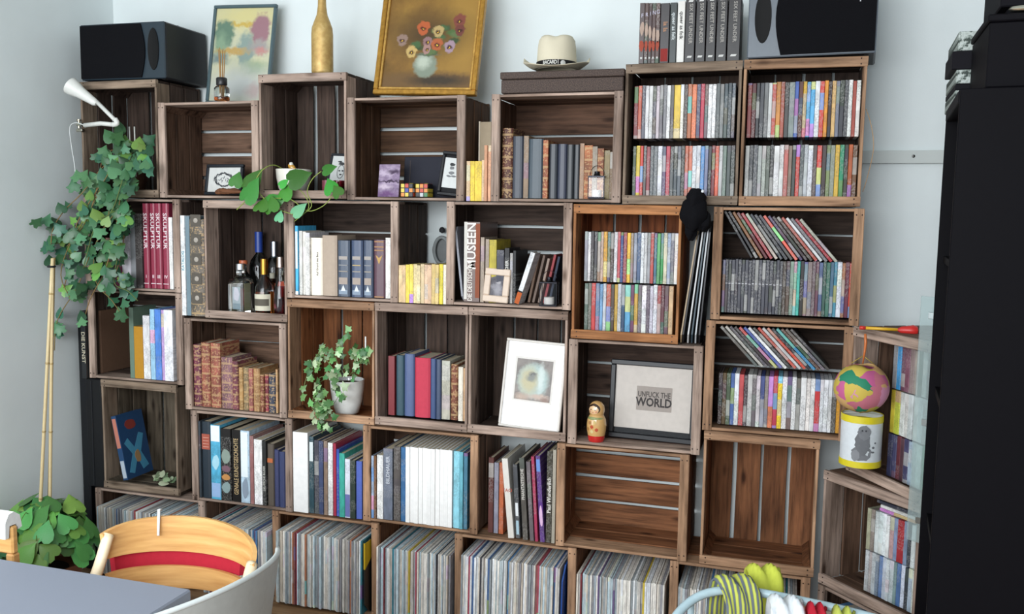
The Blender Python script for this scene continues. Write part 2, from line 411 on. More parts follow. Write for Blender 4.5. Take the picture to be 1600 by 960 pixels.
# ---------------- crates ----------------
TRI = prism([(0, 0), (.024, 0), (0, .024)], .27, axis='y')
NAIL = lathe([(.0026, 0), (.002, .0012), (0, .0016)], 8)
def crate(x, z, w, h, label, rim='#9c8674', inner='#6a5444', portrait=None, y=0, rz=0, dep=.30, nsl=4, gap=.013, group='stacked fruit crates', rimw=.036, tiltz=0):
    if portrait is None: portrait = h > w
    g = empty('fruit_crate', (x, y, z), rz, label, 'crate', group)
    L, W = (h, w) if portrait else (w, h)
    def P(a0, a1, b0, b1, d0, d1):
        return ((b0, d0, a0), (b1, d1, a1)) if portrait else ((a0, d0, b0), (a1, d1, b1))
    k = R.random
    for s in (0, 1):
        A = (0, rimw) if s == 0 else (L-rimw, L)
        lo, hi = P(A[0]+R.uniform(.001, .002), A[1]-R.uniform(.001, .002), .0012, W-.0012, 0, .016)
        rb = board(g, 'rim_batten', lo, hi, WOOD, vary(rim, .14), int(k()*3))
        for b in (.022, W-.022):
            for q_ in ((.009, .027) if rimw > .03 else (.015,)):
                aa = A[0]+q_
                loc = (b, -.0004, aa) if portrait else (aa, -.0004, b)
                put('nail', NAIL, METAL, g, loc, (PI/2, 0, 0), '#3a3230')
        A = (.001, .013) if s == 0 else (L-.013, L-.001)
        dd = (dep-.012-.016)/3
        for i in range(3):
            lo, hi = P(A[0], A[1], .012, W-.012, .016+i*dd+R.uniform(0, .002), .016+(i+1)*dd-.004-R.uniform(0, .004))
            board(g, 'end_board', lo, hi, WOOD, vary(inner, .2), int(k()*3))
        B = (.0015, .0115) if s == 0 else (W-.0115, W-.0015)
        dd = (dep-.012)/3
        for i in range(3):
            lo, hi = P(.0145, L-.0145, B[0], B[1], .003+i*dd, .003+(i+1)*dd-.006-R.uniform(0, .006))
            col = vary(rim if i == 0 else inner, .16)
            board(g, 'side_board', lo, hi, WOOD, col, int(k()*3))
    ww = (W-gap*(nsl-1)-.004)/nsl
    for i in range(nsl):
        b0 = .002+i*(ww+gap)+R.uniform(-.002, .002)
        lo, hi = P(.004, L-.004, b0, b0+ww, dep-.010, dep)
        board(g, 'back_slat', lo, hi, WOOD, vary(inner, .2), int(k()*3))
    for (ix, iz, ry) in () if z < .1 or label in NOPOST or 'angled' in label else ((0, 0, 0), (1, 0, -PI/2), (1, 1, PI), (0, 1, PI/2)):
        e = .0135
        put('corner_post', TRI, WOOD, g, ((w-e) if ix else e, .017, (h-e) if iz else e), (0, ry, 0), vary(inner, .15))
    return g
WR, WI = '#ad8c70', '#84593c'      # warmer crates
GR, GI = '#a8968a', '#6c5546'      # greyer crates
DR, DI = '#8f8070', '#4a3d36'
Z0, Z1, Z2, Z3 = 0.0, .405, .811, 1.309
CR_ = [
 # x z w h label rim inner
 (-.135, 0, .585, .400, 'bottom fruit crate at the far left, full of records, beside the floor plant', GR, GI),
 (.783, 0, .5, .398, 'bottom fruit crate of records behind the white shell chair', WR, WI),
 (1.613, 0, .5, .398, 'bottom fruit crate of records below the crate with the purple book spine', WR, WI),
 (2.465, 0, .5, .398, 'bottom fruit crate of records right under the tall empty crate', WR, WI),
 (-.083, .405, .4, .5, 'upright fruit crate at the lower left holding one leaning blue book', DR, '#5c5448'),
 (.385, .401, .5, .4, 'fruit crate holding dark art books in the row above the records', GR, GI),
 (1.21, .404, .5, .4, 'fruit crate packed with a block of white magazines', WR, GI),
 (2.025, .400, .5, .404, 'wide empty fruit crate with three light gaps in its back', WR, WI),
 (2.572, .399, .4, .5, 'tall empty fruit crate with upright back slats', WR, WI),
 (-.143, .907, .5, .4, 'fruit crate at the left holding the yellow, white and blue books', GR, DI),
 (.362, .803, .5, .4, 'fruit crate holding the old red leather books', GR, GI),
 (.867, .806, .396, .502, 'upright warm brown fruit crate with the ivy in a white pot', WR, '#8a5a38'),
 (1.2645, .810, .397, .5, 'upright fruit crate holding the crimson clothbound book', GR, DI),
 (1.663, .810, .396, .5, 'upright fruit crate holding the white framed print', GR, DI),
 (2.064, .806, .496, .4, 'fruit crate with the black framed poster and the nesting doll', GR, '#54433a'),
 (2.564, .901, .5, .4, 'fruit crate with leaning discs above mostly white disc cases', WR, DI),
 (-.146, 1.309, .5, .4, 'fruit crate at the left holding four tall crimson volumes', GR, DI),
 (.472, 1.207, .396, .5, 'upright fruit crate holding the liquor bottles', GR, DI),
 (.868, 1.311, .5, .4, 'fruit crate holding the beige and dark blue old books', GR, DI),
 (1.567, 1.313, .5, .4, 'fruit crate holding the museum book and the cream photo frame', GR, DI),
 (2.070, 1.208, .398, .5, 'upright orange brown fruit crate with two rows of disc cases', '#ad7a50', '#8c5232'),
 (2.576, 1.305, .5, .4, 'fruit crate with leaning discs above a row of matching grey spines', WR, DI),
 (-.143, 1.712, .397, .5, 'upright top fruit crate under the left loudspeaker, holding the trailing ivy', DR, DI),
 (.256, 1.714, .489, .4, 'top fruit crate holding the dark framed line drawing and driftwood', GR, GI),
 (.746, 1.716, .397, .5, 'upright top fruit crate under the gold bottle with white bowl inside', GR, DI),
 (1.144, 1.714, .498, .4, 'top fruit crate holding the puzzle cubes, below the gold framed painting', GR, '#5e4634'),
 (1.745, 1.714, .5, .4, 'top fruit crate holding dark cloth books, below the straw hat', GR, '#62493a'),
 (2.249, 1.709, .408, .5, 'top fruit crate with two rows of discs under the boxed series', DR, DI),
 (2.660, 1.709, .4, .5, 'top right fruit crate with two rows of discs under the loudspeaker', WR, DI),
]
NOPOST = {c[4] for c in CR_ if any(k in c[4] for k in ('discs', 'disc', 'art books', 'magazines', 'yellow, white', 'red leather', 'crimson', 'beige and', 'museum book', 'cloth books', 'liquor', 'white framed', 'framed poster', 'puzzle', 'art books', 'museum'))}
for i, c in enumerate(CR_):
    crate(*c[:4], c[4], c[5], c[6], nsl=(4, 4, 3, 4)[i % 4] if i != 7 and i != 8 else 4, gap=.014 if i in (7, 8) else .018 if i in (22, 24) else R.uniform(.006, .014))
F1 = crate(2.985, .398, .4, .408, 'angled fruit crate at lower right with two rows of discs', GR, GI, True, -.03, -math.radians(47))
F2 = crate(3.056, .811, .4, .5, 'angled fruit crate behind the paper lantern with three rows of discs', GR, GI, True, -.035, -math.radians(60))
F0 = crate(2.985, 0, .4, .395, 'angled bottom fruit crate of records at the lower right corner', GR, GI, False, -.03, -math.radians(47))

# ---------------- books and discs ----------------
def clampx(x0, x1, y, z, h=.1):
    xm = (x0+x1)/2
    for c in CR_:
        if c[0] < xm < c[0]+c[2] and c[1] < z+h*.5 < c[1]+c[3]:
            e = .0375 if (c[2] > c[3] and y < .0165) else .0155
            return max(x0, c[0]+e), min(x1, c[0]+c[2]-e)
    return x0, x1
def cover_mesh(t, d, h, rounded, mat):
    key = ('cov', round(t, 4), round(d, 3), round(h, 3), rounded, mat.name)
    if key in _cache: return _cache[key]
    th = min(.0028, t*.2); r = min(t*.18, .006) if rounded else 0
    out = [(0, d), (0, r+.001)]
    if rounded: out += [(t*.12, r*.35), (t*.3, 0), (t*.7, 0), (t*.88, r*.35)]
    else: out += [(.0008, 0), (t-.0008, 0)]
    out += [(t, r+.001), (t, d)]
    inn = [(t-th, d), (t-th, th+r), (th, th+r), (th, d)]
    pts = out[::1]+inn
    n = len(pts); vs = [(x, y, z) for z in (0, h) for (x, y) in pts]; fs = []
    for i in range(n): j = (i+1) % n; fs.append((i, j, n+j, n+i))
    # end caps as strip between outer and inner
    no = len(out); I = [no+3, no+2, no+1, no]   # inner mapped from left to right
    def cap(off, flip):
        q = []
        q.append((0, 1, I[1], I[0]))
        mids = list(range(1, no-1)); q.append(tuple(mids)+(I[2], I[1]))
        q.append((no-2, no-1, I[3], I[2]))
        for f in q: f = tuple(off+k for k in f); fs.append(f[::-1] if flip else f)
    cap(0, True); cap(n, False)
    me = mesh('cover', vs, fs, mat=mat); import bmesh
    bm = bmesh.new(); bm.from_mesh(me); bmesh.ops.recalc_face_normals(bm, faces=bm.faces); bm.to_mesh(me); bm.free()
    _cache[key] = me; return me
def book(loc, t, d, h, col, label, group, mat=None, rounded=False, ry=0, rz=0, pages='#cfc4ae', cat='book', name='book'):
    g = empty(name, loc, rz, label, cat, group, 0, ry)
    mat = mat or BOOKP
    put('cover', cover_mesh(t, d, h, rounded, mat), None, g, color=col)
    th = min(.0028, t*.2)
    box('page_block', (th, .004+(.005 if rounded else 0), .002), (t-th, d-.003, h-.003), PAGES, pages, g, .0006)
    return g
def disc_mesh(w, d, h):
    key = ('disc', w, d, h)
    if key not in _cache:
        b = min(.0016, w*.2); rib = .0007
        pts = [(b, 0), (w-b, 0), (w, b), (w, .012), (w-rib, .0125), (w-rib, d-.001), (w-.002, d), (.002, d), (rib, d-.001), (rib, .0125), (0, .012), (0, b)]
        _cache[key] = prism(pts[::1], h); _cache[key].name = 'case'
    return _cache[key]
used = {}
def ulabel(s):
    used[s] = used.get(s, 0)+1
    return s if used[s] == 1 else s
def discs(uv0, uv1, Y, z, h, cols, place, group, d=.135, name='disc_case', cat='disc', gap=.0006, jit=.003, parent=None, lo=None, hi=None, rz=0, tint=.1):
    """row of cases between two photo points, all on plane Y and shelf height z"""
    if lo is None: lo, hi = clampx(at(*uv0, Y).x, at(*uv1, Y).x, Y, z)
    ws = [(float(c[8:]) if len(c) > 7 else 1.0)*R.uniform(.88, 1.12) for c in cols]; k = (hi-lo)/sum(ws); x = lo
    out = []
    for i, c in enumerate(cols):
        w = ws[i]*k; c0 = c[:7]
        lab = f'{cname(c0)} {cat} case, {ordn(i)} from left, {place}'
        hh = h+R.uniform(-.003, .001)
        off = Vector((x+gap/2, Y+R.uniform(0, jit), z)) if parent is None else parent(x+gap/2, R.uniform(0, jit), z)
        o = put(name, disc_mesh(round(w-gap, 4), d, .19), PRINTM if name.startswith('music') else PRINT, None, off, (0, 0, rz), vary(c0, tint), (1, 1, hh/.19))
        tag(o, lab, 'disc case', group); x += w; out.append(o)
    return out
P_ = lambda s: ['#'+c for c in s.split()]

# top row: crate under box sets (A6), upper and lower rows
a6u = P_('7a2a30 c05a40 5a5a66 d0cfcf dcdcda 5a5048 c2b7bd 6e6a70 77777c e2e2e0 5a5550 d8b636:1.8 e8e4d8 4a3a34 a8603a d87a50:1.2 4a4b66 b83048 6a5550 e0e0e0 e0e0e0 5a6060 7c8080 48565c 404a50 56606a')
a6l = P_('3a4a30 c9b030 c8372a 54504e 8a3a40 505558 5f6468 d6d6dc:1.2 5a4a6a b03a4a 4a4f50 404a50 586068 282a22 b06048 c06a50 e0e4ea:1.2 d0d4dc 4a86c0 7a80a0 2a2a30 7a2a30 d0593a b8b8b8 6a7a70 404a48 3a4440')
discs((990, 190), (1148, 190), .035, 1.947, .188, a6u, 'upper row below boxed series', 'discs in the crate under the boxed series')
box('row_board', at(987, 236, .035), at(987, 236, .035)+Vector((.350, .14, .004)), MATTE, '#151313')['label'] = 'thin black board between the two disc rows below the boxed series'
bpy.data.objects['row_board']['category'] = 'board'
discs((988, 270), (1148, 270), .03, 1.732, .188, a6l, 'lower row below boxed series', 'discs in the crate under the boxed series')
a7u = P_('8a2a28 5c1f22 2c2c30 3a3c42 6d6f70 c8cac8 b44a40 c8863a 9c5040 3e3c3a 84908c:1.5 3a58a0 5a2c20 c8a030 5fa6d0 5ab0e0 e4e8ea:1.2 d04038 d8902c 3a2620 e0b878 7a7e8e 384438 4a4c50 e4e8e4 a0483a ece8e4')
a7l = P_('a8a8a4 3c3f44 51545a 9ea3a0 a3a9a0 5a6258 3c3e3e dcdcda:1.2 d4d0d0 b46058 7c6a5c 3c4440 c8453c 50585a b4b8bc e0e2ea:1.2 5a4a48 d04036:1.2 3a2c2c 7a8a5a 8a9280 d8b040 1f9068 3a3a2e b45a2c 6a4a30')
discs((1166, 185), (1347, 185), .035, 1.947, .188, a7u, 'upper row below right loudspeaker', 'discs in the crate under the right loudspeaker')
o = box('row_board', at(1166, 229, .035), at(1166, 229, .035)+Vector((.352, .14, .004)), MATTE, '#151313'); tag(o, 'thin black board between the two disc rows below the right loudspeaker', 'board')
discs((1163, 265), (1345, 265), .03, 1.732, .188, a7l, 'lower row below right loudspeaker', 'discs in the crate under the right loudspeaker')
o = put('disc_case', disc_mesh(.015, .135, .19), PRINT, None, at(1218, 139, .04), (0, PI/2, 0), '#1c1a1c'); tag(o, 'black disc box lying flat on top of the disc row below the right loudspeaker', 'disc case')
lettering(o, 'title_lettering', 'BERLIN ALEXANDERPLATZ', .011, (.0075, -.0006, .095), 'down', MATTE, '#d8d6d0')
o.location.z = at(1218, 137, .04).z+.012

# second row: orange brown crate (B4)
b4u = P_('9a98a5:1.2 d8d4d4 3a3236 37353a 8a6a52 c9ad9c d9a12c:1.2 6a4d3a 4b3b37 d8d4d6:1.2 b84048 2e4a80 8a3038 e2b32e 93806e 9aa0ae 3e5577 dde0e2 c9c9c9 8d8f93 b5463f 3c6a80 60a868 2f8a4a c8c3a8 9fb0c9 6a6a78 e4e0d8')
b4l = P_('5a6a60 6a6a60 c03c3a:1.2 5a7a9a 6a93b8 bfc3c9 b4523c:1.2 4a3a30 c09a3a b8bac0 2c4a6a 5aa0c8:1.5 6a3a5a c09a40 6b6068 e4e8ee:1.3 5c4e5c c0bcc8 dfe1e8 9c4040 5a3038 6a4c58 c8a880:1.3')
discs((913, 400), (1061, 400), .045, 1.422, .186, b4u, 'upper row, orange brown crate', 'discs in the orange brown crate')
discs((913, 470), (1052, 470), .04, 1.229, .187, b4l, 'lower row, orange brown crate', 'discs in the orange brown crate')
o = box('row_board', at(913, 438, .05), at(913, 438, .05)+Vector((.345, .14, .004)), MATTE, '#151313'); tag(o, 'thin black board between the two disc rows in the orange brown crate', 'board')
# B5
b5l = P_('9a7a6a '+'44454e '*17+'4a4038 5a4a40 8aa090 8ac4c0 4fb8a8 2c2426 6a6a9a 8a7a78:1.3 6a5a50 704a58 5a6a90 3a5a50 3f6a5c 4a6a80 4a90a8 d8dce6:1.4 a06a4a 602a3c c05040')
gd = discs((1128, 445), (1332, 455), .03, 1.330, .19, b5l, 'upright row beside black cloth', 'discs in the second crate from top right', jit=.001)
for i, o in enumerate(gd):
    if 1 <= i <= 17:
        patch(o, 'white_stripe', rect(.001, .104, .0085, .1065), -.0004, MATTE, '#c8c8cc')
# C6
c6l = P_('3a2a28 5c4a30 4a5a44 4a66a0 dfe3e8:1.3 b44a4c:1.2 4a3c44 c4c2c0:1.2 6a6266 dcd0d8 4a5488 8a8078 d07a58:1.2 c84058:1.2 e4c42c e4e8ec:1.2 6a5a80 e0e2e2:1.2 6a6660 e0e0e0:1.3 e2dcd8 e4e4e4:1.2 c8383c:1.3 d8dce0 e2e4e8 d8dadd 55504a d89a2c:1.3')
discs((1122, 620), (1316, 625), .03, .922, .188, c6l, 'upright row beside paper lantern', 'discs in the crate beside the paper lantern')
def leaning(bots, tops, Y, cols, place, group, w=.0100, h=.19):
    """leaning cases: bottom and top photo points interpolated"""
    n = len(cols)
    for i, c in enumerate(cols):
        f = i/(n-1)
        b = at(bots[0][0]+(bots[1][0]-bots[0][0])*f, bots[0][1]+(bots[1][1]-bots[0][1])*f, Y)
        t = at(tops[0][0]+(tops[1][0]-tops[0][0])*f, tops[0][1]+(tops[1][1]-tops[0][1])*f, Y)
        a = math.atan2(t.x-b.x, t.z-b.z)+R.uniform(-.002, .002)
        lab = f'leaning {cname(c[:7])} disc case, {ordn(i)} from left {place}'
        o = put('disc_case', disc_mesh(w, .135, .19), PRINT, None, b+Vector((-w, R.uniform(0, .012), 0)), (0, a, 0), vary(c[:7], .1), (1, 1, 1))
        tag(o, lab, 'disc case', group)
leaning(((1177, 404), (1310, 411)), ((1143, 345), (1249, 339)), .03, P_('17161a 1c1a1e 8a5a30 5c2428 a03038 c4b8ac 3a4048 303238 4a4a52 d86050 4a3c60 3a2c30 4a3c34 b05040 e0e2e4 6a6a70 a02430 a8a89a'), 'above matching grey spines', 'leaning discs above the matching grey spines')
leaning(((1186, 575), (1298, 581)), ((1140, 524), (1247, 526)), .03, P_('6a6660 c4c0b8 4a444c 3a3234 c04a48 3a52a0 e8e8e6 3c3c38 b04a3c c8c8c8 c8452c 2f3038 1f80b0 5a3c30 6a6058 4a4644'), 'above mostly white cases', 'leaning discs above the mostly white cases')

# angled crates: discs placed in their own frames
def infra(F):
    cx, cy, cz = F.location; a = F.rotation_euler.z
    def f(x, y, z): return Vector((cx+x*math.cos(a)-y*math.sin(a), cy+x*math.sin(a)+y*math.cos(a), cz+z))
    return f, a
f1, a1 = infra(F1); f2, a2 = infra(F2); f0, a0 = infra(F0)
def adiscs(F, lo, hi, Y, z, h, cols, place, group, d=.125):
    f, a = infra(F)
    discs(None, None, 0, z, h, cols, place, group, d, parent=lambda x, y, zz: f(x, y+Y, zz), lo=lo, hi=hi, rz=a, name='music_disc_case', cat='music disc', tint=.06, jit=.004)
adiscs(F1, .145, .382, .06, .020, .142, P_('c8ccd0 b8b0b0 c0c8cc 8a98a8 6a88b8 c4ccd8 d0d8dc c8d4d8 88a0a0 5878a8 d0d8e8 3a4048 b8c8d8 d8e0d8 e8d838 b8c4b8'), 'bottom row, lower angled crate', 'music discs in the lower angled crate')
adiscs(F1, .145, .382, .06, .166, .142, P_('a8a890 8a8078 d0d8d8 d8e4e4 e4ecee e0e4e4 b89898 7888a8 a03038:1.7 7888a0 3a4048 c8d0d0 d0d8dc 4a4a48 c0ccc0'), 'upper row, lower angled crate', 'music discs in the lower angled crate')
for F, n, z0, x0, cols, wh in ((F1, 3, .311, .15, P_('c89050 e0e0dc 3a3c48'), 'lower'), (F2, 2, .455, .12, P_('d8d8d8 3a3e44'), 'upper')):
    f, a = infra(F)
    for i in range(n):
        o = put('music_disc_case', disc_mesh(.0105, .125, .142), PRINTM, None, f(x0+R.uniform(0, .05), .06+R.uniform(0, .01), z0+i*.0112+.0106), (0, PI/2, a), cols[i])
        tag(o, f'{cname(cols[i])} music disc case lying flat, {ORD[i]} from bottom, {wh} angled crate', 'disc case', f'discs lying flat in the {wh} angled crate')
        o2 = put('music_disc_case', disc_mesh(.0105, .125, .142), PRINT, None, f(x0+.10+R.uniform(-.04, 0)+.04*(i % 2)*0, .20, z0+i*.0112+.0106), (0, PI/2, a), cols[-i-1])
        bpy.data.objects.remove(o2)
adiscs(F2, .135, .385, .06, .020, .142, P_('3a3c5a 4a4a6a 6a3840 5a4048 4a4868 98a8b8 a8b8b8 b8ccc8 3a8060 c8943c 7a6a50 a0a8a8'), 'bottom row, upper angled crate', 'music discs in the upper angled crate')
adiscs(F2, .135, .385, .06, .166, .142, P_('c8b838 c0c848 d8dcd8 d0d0cc c0c8c8 c8ccc8 b8c4c4 a8b0b0 e0e4e4 9aa8a8 b8c4c8'), 'middle row, upper angled crate', 'music discs in the upper angled crate')
adiscs(F2, .135, .385, .06, .312, .142, P_('8a8c90 3a90c8 6a4858 7a5060 8a7a78 a09890 4a6050 a8b4b0 38383c 485878 b8c0c0 9aa4a8'), 'top row, upper angled crate', 'music discs in the upper angled crate')

# ---- books: (u0, u1, v_top, colour, material, rounded, extra Y) on a row with v_bottom guide
def books(rows, Y, z, place, group, dep=.15, vb=None, cat='book'):
    out = []
    for i, r in enumerate(rows):
        u0, u1, vt, c = r[:4]; mat = r[4] if len(r) > 4 and r[4] else BOOKP; rounded = r[5] if len(r) > 5 else False
        yy = Y+(r[6] if len(r) > 6 else R.uniform(0, .008)); d = r[7] if len(r) > 7 else dep; desc = r[8] if len(r) > 8 else None
        vm = (vt+(vb or vt+80))/2
        a = at(u0, vm, Y); b = at(u1, vm, Y); top = at((u0+u1)/2, vt, Y); a.x, b.x = clampx(a.x, b.x, yy, z)
        h = top.z-z
        lab = desc or f'{cname(c)} book, {ordn(i)} from left {place}'
        o = book((a.x+.0003, yy, z), max(b.x-a.x-.0006, .003), d, h, vary(c, .04), lab, group, mat, rounded, pages='#cdbfa5')
        o['_h'] = 0; del o['_h']
        out.append((o, b.x-a.x, h))
    return out
L_ = LEATH
books([(783, 800, 200, '#5a3328', L_, True), (800, 817, 213, '#2e3440', SATIN, True), (817, 825, 212, '#8a735c', None), (825, 848, 217, '#34424c', SATIN, True), (848, 856, 219, '#9a5637', L_), (856, 870, 225, '#2b3038', SATIN, True), (870, 885, 225, '#2a2f42', SATIN, True), (885, 896, 226, '#262a2e', SATIN, True), (896, 905, 226, '#262a30', SATIN, True), (905, 912, 224, '#a07c60', None), (912, 925, 227, '#9b5a35', L_), (925, 933, 229, '#8d8070', None), (933, 943, 232, '#94583a', L_), (943, 952, 235, '#8a7a55', None), (952, 961, 237, '#7a6248', None)],
      .02, 1.728, 'in the crate below the straw hat', 'old cloth books below the straw hat', .16, 312)
books([(728, 734, 252, '#d8b890'), (734, 741, 252, '#e8c83c'), (741, 752, 252, '#e6c640'), (752, 756, 250, '#d8b890'), (756, 761, 227, '#c9916c'), (761, 766, 227, '#d8a07c')],
      -.005, 1.7155, 'in the gap below gold frame', 'thin yellow booklets in the top gap', .10, 315)
o = book(at(733, 252, .115)*Vector((1, 1, 0))+Vector((0, 0, 1.7155)) if False else (1.662, .10, 1.7155), .006, .09, at(735, 190, .10).z-1.7155, '#d8cbb8', 'tall beige booklet standing behind the yellow booklets in the top gap', None, MATTE)
box('front_board', (.006, .0, 0), (.052, .004, at(735, 190, .10).z-1.7155-.002), MATTE, '#a89880', o)
ycol = P_('e0c090 d8b88c e8cf50 e8d058 e3cf9a e0cc9c dcc49a dcb99a d8b494 dcbf7a dcc080 e8d540 e6dcc8')
e = [622+75*i/13 for i in range(14)]
books([(e[i], e[i+1], 413+R.uniform(0, 2), ycol[i]) for i in range(13)], -.003, 1.3135, 'beside the museum book crate', 'thin yellow booklets in the middle gap', .10, 474)
# B2
bb = books([(458, 466.5, 353, '#4ab4e4', None, False, -.004, .15, 'slim blue and white book at the left end beside the liquor bottles'), (467, 472, 361, '#d8d6d0'), (472, 477, 362, '#dad6ce'), (477, 484, 364, '#e0ddd8'), (484, 502, 372, '#efe6d6', SATIN, True), (502, 525, 368, '#b5a392', MATTE, True, .004, .17, 'thick beige worn book in the middle above the ivy crate'),
       (526, 545, 376, '#465162', SATIN, True), (547, 565, 376, '#43506a', SATIN, True), (566, 581, 376, '#465064', SATIN, True), (582, 600, 375, '#5d3f4b', SATIN, True), (601, 609, 372, '#e6e2dc')], .01, 1.325, 'in the crate above the white ivy pot', 'books in the crate above the ivy pot', .16, 466)
for k in (6, 7, 8):
    o, w, h = bb[k]
    for (a_, b_, c_) in ((.66, .72, '#a8a09a'), (.44, .46, '#9a9288'), (.55, .57, '#b8a070' if k == 7 else '#8a8a8c'), (.22, .34, '#a89a90'), (.04, .12, '#8a98a8')):
        patch(o, 'spine_band', rect(w*.14, a_*h, w*.84, b_*h), -.0003, MATTE, c_)
    patch(o, 'spine_tower', [(w*.3, .10*h), (w*.7, .10*h), (w*.5, .21*h)], -.0009, MATTE, '#d8dce0')
o, w, h = bb[9]
for z_ in (.97, .88, .82, .02): patch(o, 'spine_band', rect(w*.1, z_*h-.003, w*.9, z_*h+.002), -.0003, MATTE, '#a8805c')
patch(o, 'spine_emblem', [(w*.2, .74*h), (w*.5, .58*h), (w*.8, .74*h), (w*.5, .69*h)], -.0003, MATTE, '#c09a60')
o, w, h = bb[4]; lettering(o, 'title_lettering', 'Auf Grund des Baus', .012, (w*.62, -.0006, h*.55), 'up', MATTE, '#3a302a')
o, w, h = bb[0]; patch(o, 'white_panel', rect(w*.12, h*.38, w*.88, h*.92), -.0003, MATTE, '#dce6ea'); patch(o, 'white_foot', rect(0, 0, w, h*.05), -.0003, MATTE, '#e6e6e6')
# B0
b0 = books([(165, 177, 372, '#7a4a40'), (177, 189, 375, '#8a3c60'), (189, 203, 367, '#d8d2da'), (203, 211, 336, '#8d8f93', SATIN), (211, 221.5, 334, '#453f3e'), (222, 231.5, 318, '#8c2f45', SATIN, True), (232, 241, 318, '#8c2f45', SATIN, True), (241.5, 251, 318, '#8c2f45', SATIN, True), (251.5, 262, 318, '#8c2f45', SATIN, True), (262.5, 268.5, 340, '#e8e6e2')], .0, 1.323, 'in the crate of crimson volumes', 'books in the crate of crimson volumes', .2, 452)
for i in range(5, 9):
    o, w, h = b0[i]; o['label'] = ('first', 'second', 'third', 'fourth')[i-5]+' of four tall crimson volumes with white lettering, counted from the left'
    lettering(o, 'title_lettering', 'SKULPTUR', .026, (w*.5, -.0006, h*.68), 'down', MATTE, '#e6d8da', 1.25)
    patch(o, 'spine_line', rect(w*.1, h*.055, w*.9, h*.062), -.0003, MATTE, '#e6d8da')
    lettering(o, 'volume_number', 'I'*(i-4) if i < 8 else 'IV', .02, (w*.5, -.0006, h*.14), 'flat', MATTE, '#e6d8da')
# gap with white and ornate book
g0 = books([(282.5, 289, 337, '#eceeee', None), (289, 295.5, 338, '#71858f', SATIN), (296, 318, 343, '#6f675e', L_, True, .0, .2, 'thick ornate old book with embossed spine beside the liquor crate')], .0, 1.2135, 'standing in the gap left of the liquor crate', 'books left of the liquor crate', .22, 493)
o, w, h = g0[2]
for k in range(5):
    zc = h*(.08+.2*k)+.02
    patch(o, 'spine_panel', rect(w*.14, zc, w*.86, zc+h*.12), -.0003, MATTE, '#5a544c')
    put('spine_rosette', lathe([(.011, 0), (.009, .0012), (.004, .002), (0, .0022)], 10), MATTE, o, (w*.5, -.0008, zc+h*.06), (PI/2, 0, 0), '#a8a096')
o, w, h = g0[0]; lettering(o, 'title_lettering', 'KATALOG', .018, (w*.5, -.0006, h*.55), 'up', MATTE, '#5a98a8')
# B3
b3 = books([(725, 749.5, 347, '#6a5650', SATIN, False, .0, .22, 'tall brown museum book with white swash lettering on its spine'), (750, 756, 371, '#a89888'), (757, 763, 374, '#9c8c7c'), (763.5, 775, 375, '#b0a030', None, False, .004, .18, 'yellow topped book behind the cream photo frame'), (775.5, 787, 391, '#40404c'), (787.5, 795, 388, '#1f1d20', None, False, .004, .14, 'black book with white block letters right of the yellow book'), (795.5, 800, 396, '#b8b4b0'), (800.5, 805, 392, '#1b1a1c')], .02, 1.327, 'behind the cream photo frame', 'books behind the cream photo frame', .16, 478)
o, w, h = b3[0]
patch(o, 'white_edge', rect(0, h*.03, w*.2, h), -.0003, MATTE, '#d0ccc4'); patch(o, 'rust_panel', rect(w*.72, h*.05, w, h*.98), -.0003, MATTE, '#8a4c34')
lettering(o, 'title_lettering', 'MUSEEN', .050, (w*.5, -.001, h*.70), 'up', MATTE, '#efe9e0', .98)
lettering(o, 'title_lettering', 'DIE DEUTSCHEN', .026, (w*.40, -.001, h*.25), 'up', MATTE, '#e6dfd6', .76)
lettering(b3[5][0], 'title_lettering', 'KINDER', .018, (b3[5][1]*.5, -.0006, b3[5][2]*.6), 'up', MATTE, '#d8d6d0', 1.2)
o = put('cardboard_sleeve', bev_box(.008, .12, .29), SATIN, None, (at(722, 474, .0).x-.008, .018, 1.3275), (0, -.115, 0), '#84868e'); tag(o, 'grey record-thin picture folder leaning left of the museum book', 'folder')
o = put('cardboard_sleeve', bev_box(.006, .12, .28), SATIN, None, (1.6065, .148, 1.3275), (0, 0, 0), '#5a2028'); tag(o, 'dark red folder leaning at the far left of the museum book crate', 'folder')
def lean_book(u_b, v_b, u_t, v_t, w, Y, d, col, label, group=None, mat=None, z=None):
    b = at(u_b, v_b, Y); t = at(u_t, v_t, Y); a = math.atan2(t.x-b.x, t.z-b.z)
    if z is not None: b.z = z
    h = (Vector((t.x, t.z))-Vector((b.x, b.z))).length
    return book((b.x, Y, b.z+(math.sin(a)*w if a > 0 else 0)+.0005), w, d, h, col, label, group, mat, False, a), h
o, h = lean_book(803.5, 474, 829, 396, .018, .0, .08, '#d8dadc', 'white speckled book with an orange foot, leaning right beside the black books', None, BOOKP, 1.327)
patch(o, 'orange_foot', rect(0, 0, .018, h*.22), -.0003, MATTE, '#b85a28'); patch(o, 'black_strip', rect(0, h*.22, .018, h*.25), -.0003, MATTE, '#222226')
for i, (ub, ut, vt, c) in enumerate(((826, 842, 400, '#9a8070'), (833, 851, 400, '#8c7a70'), (842, 858, 405, '#a89488'), (850, 868, 399, '#a04c50'), (858, 874, 402, '#3a4050'))):
    lean_book(ub-2, 476, ut-2, vt, .0095, .085, .12, c, f'thin {cname(c)} booklet leaning right, {ORD[i]} of five beside the lantern', 'leaning booklets behind the square lantern', MATTE, 1.327)
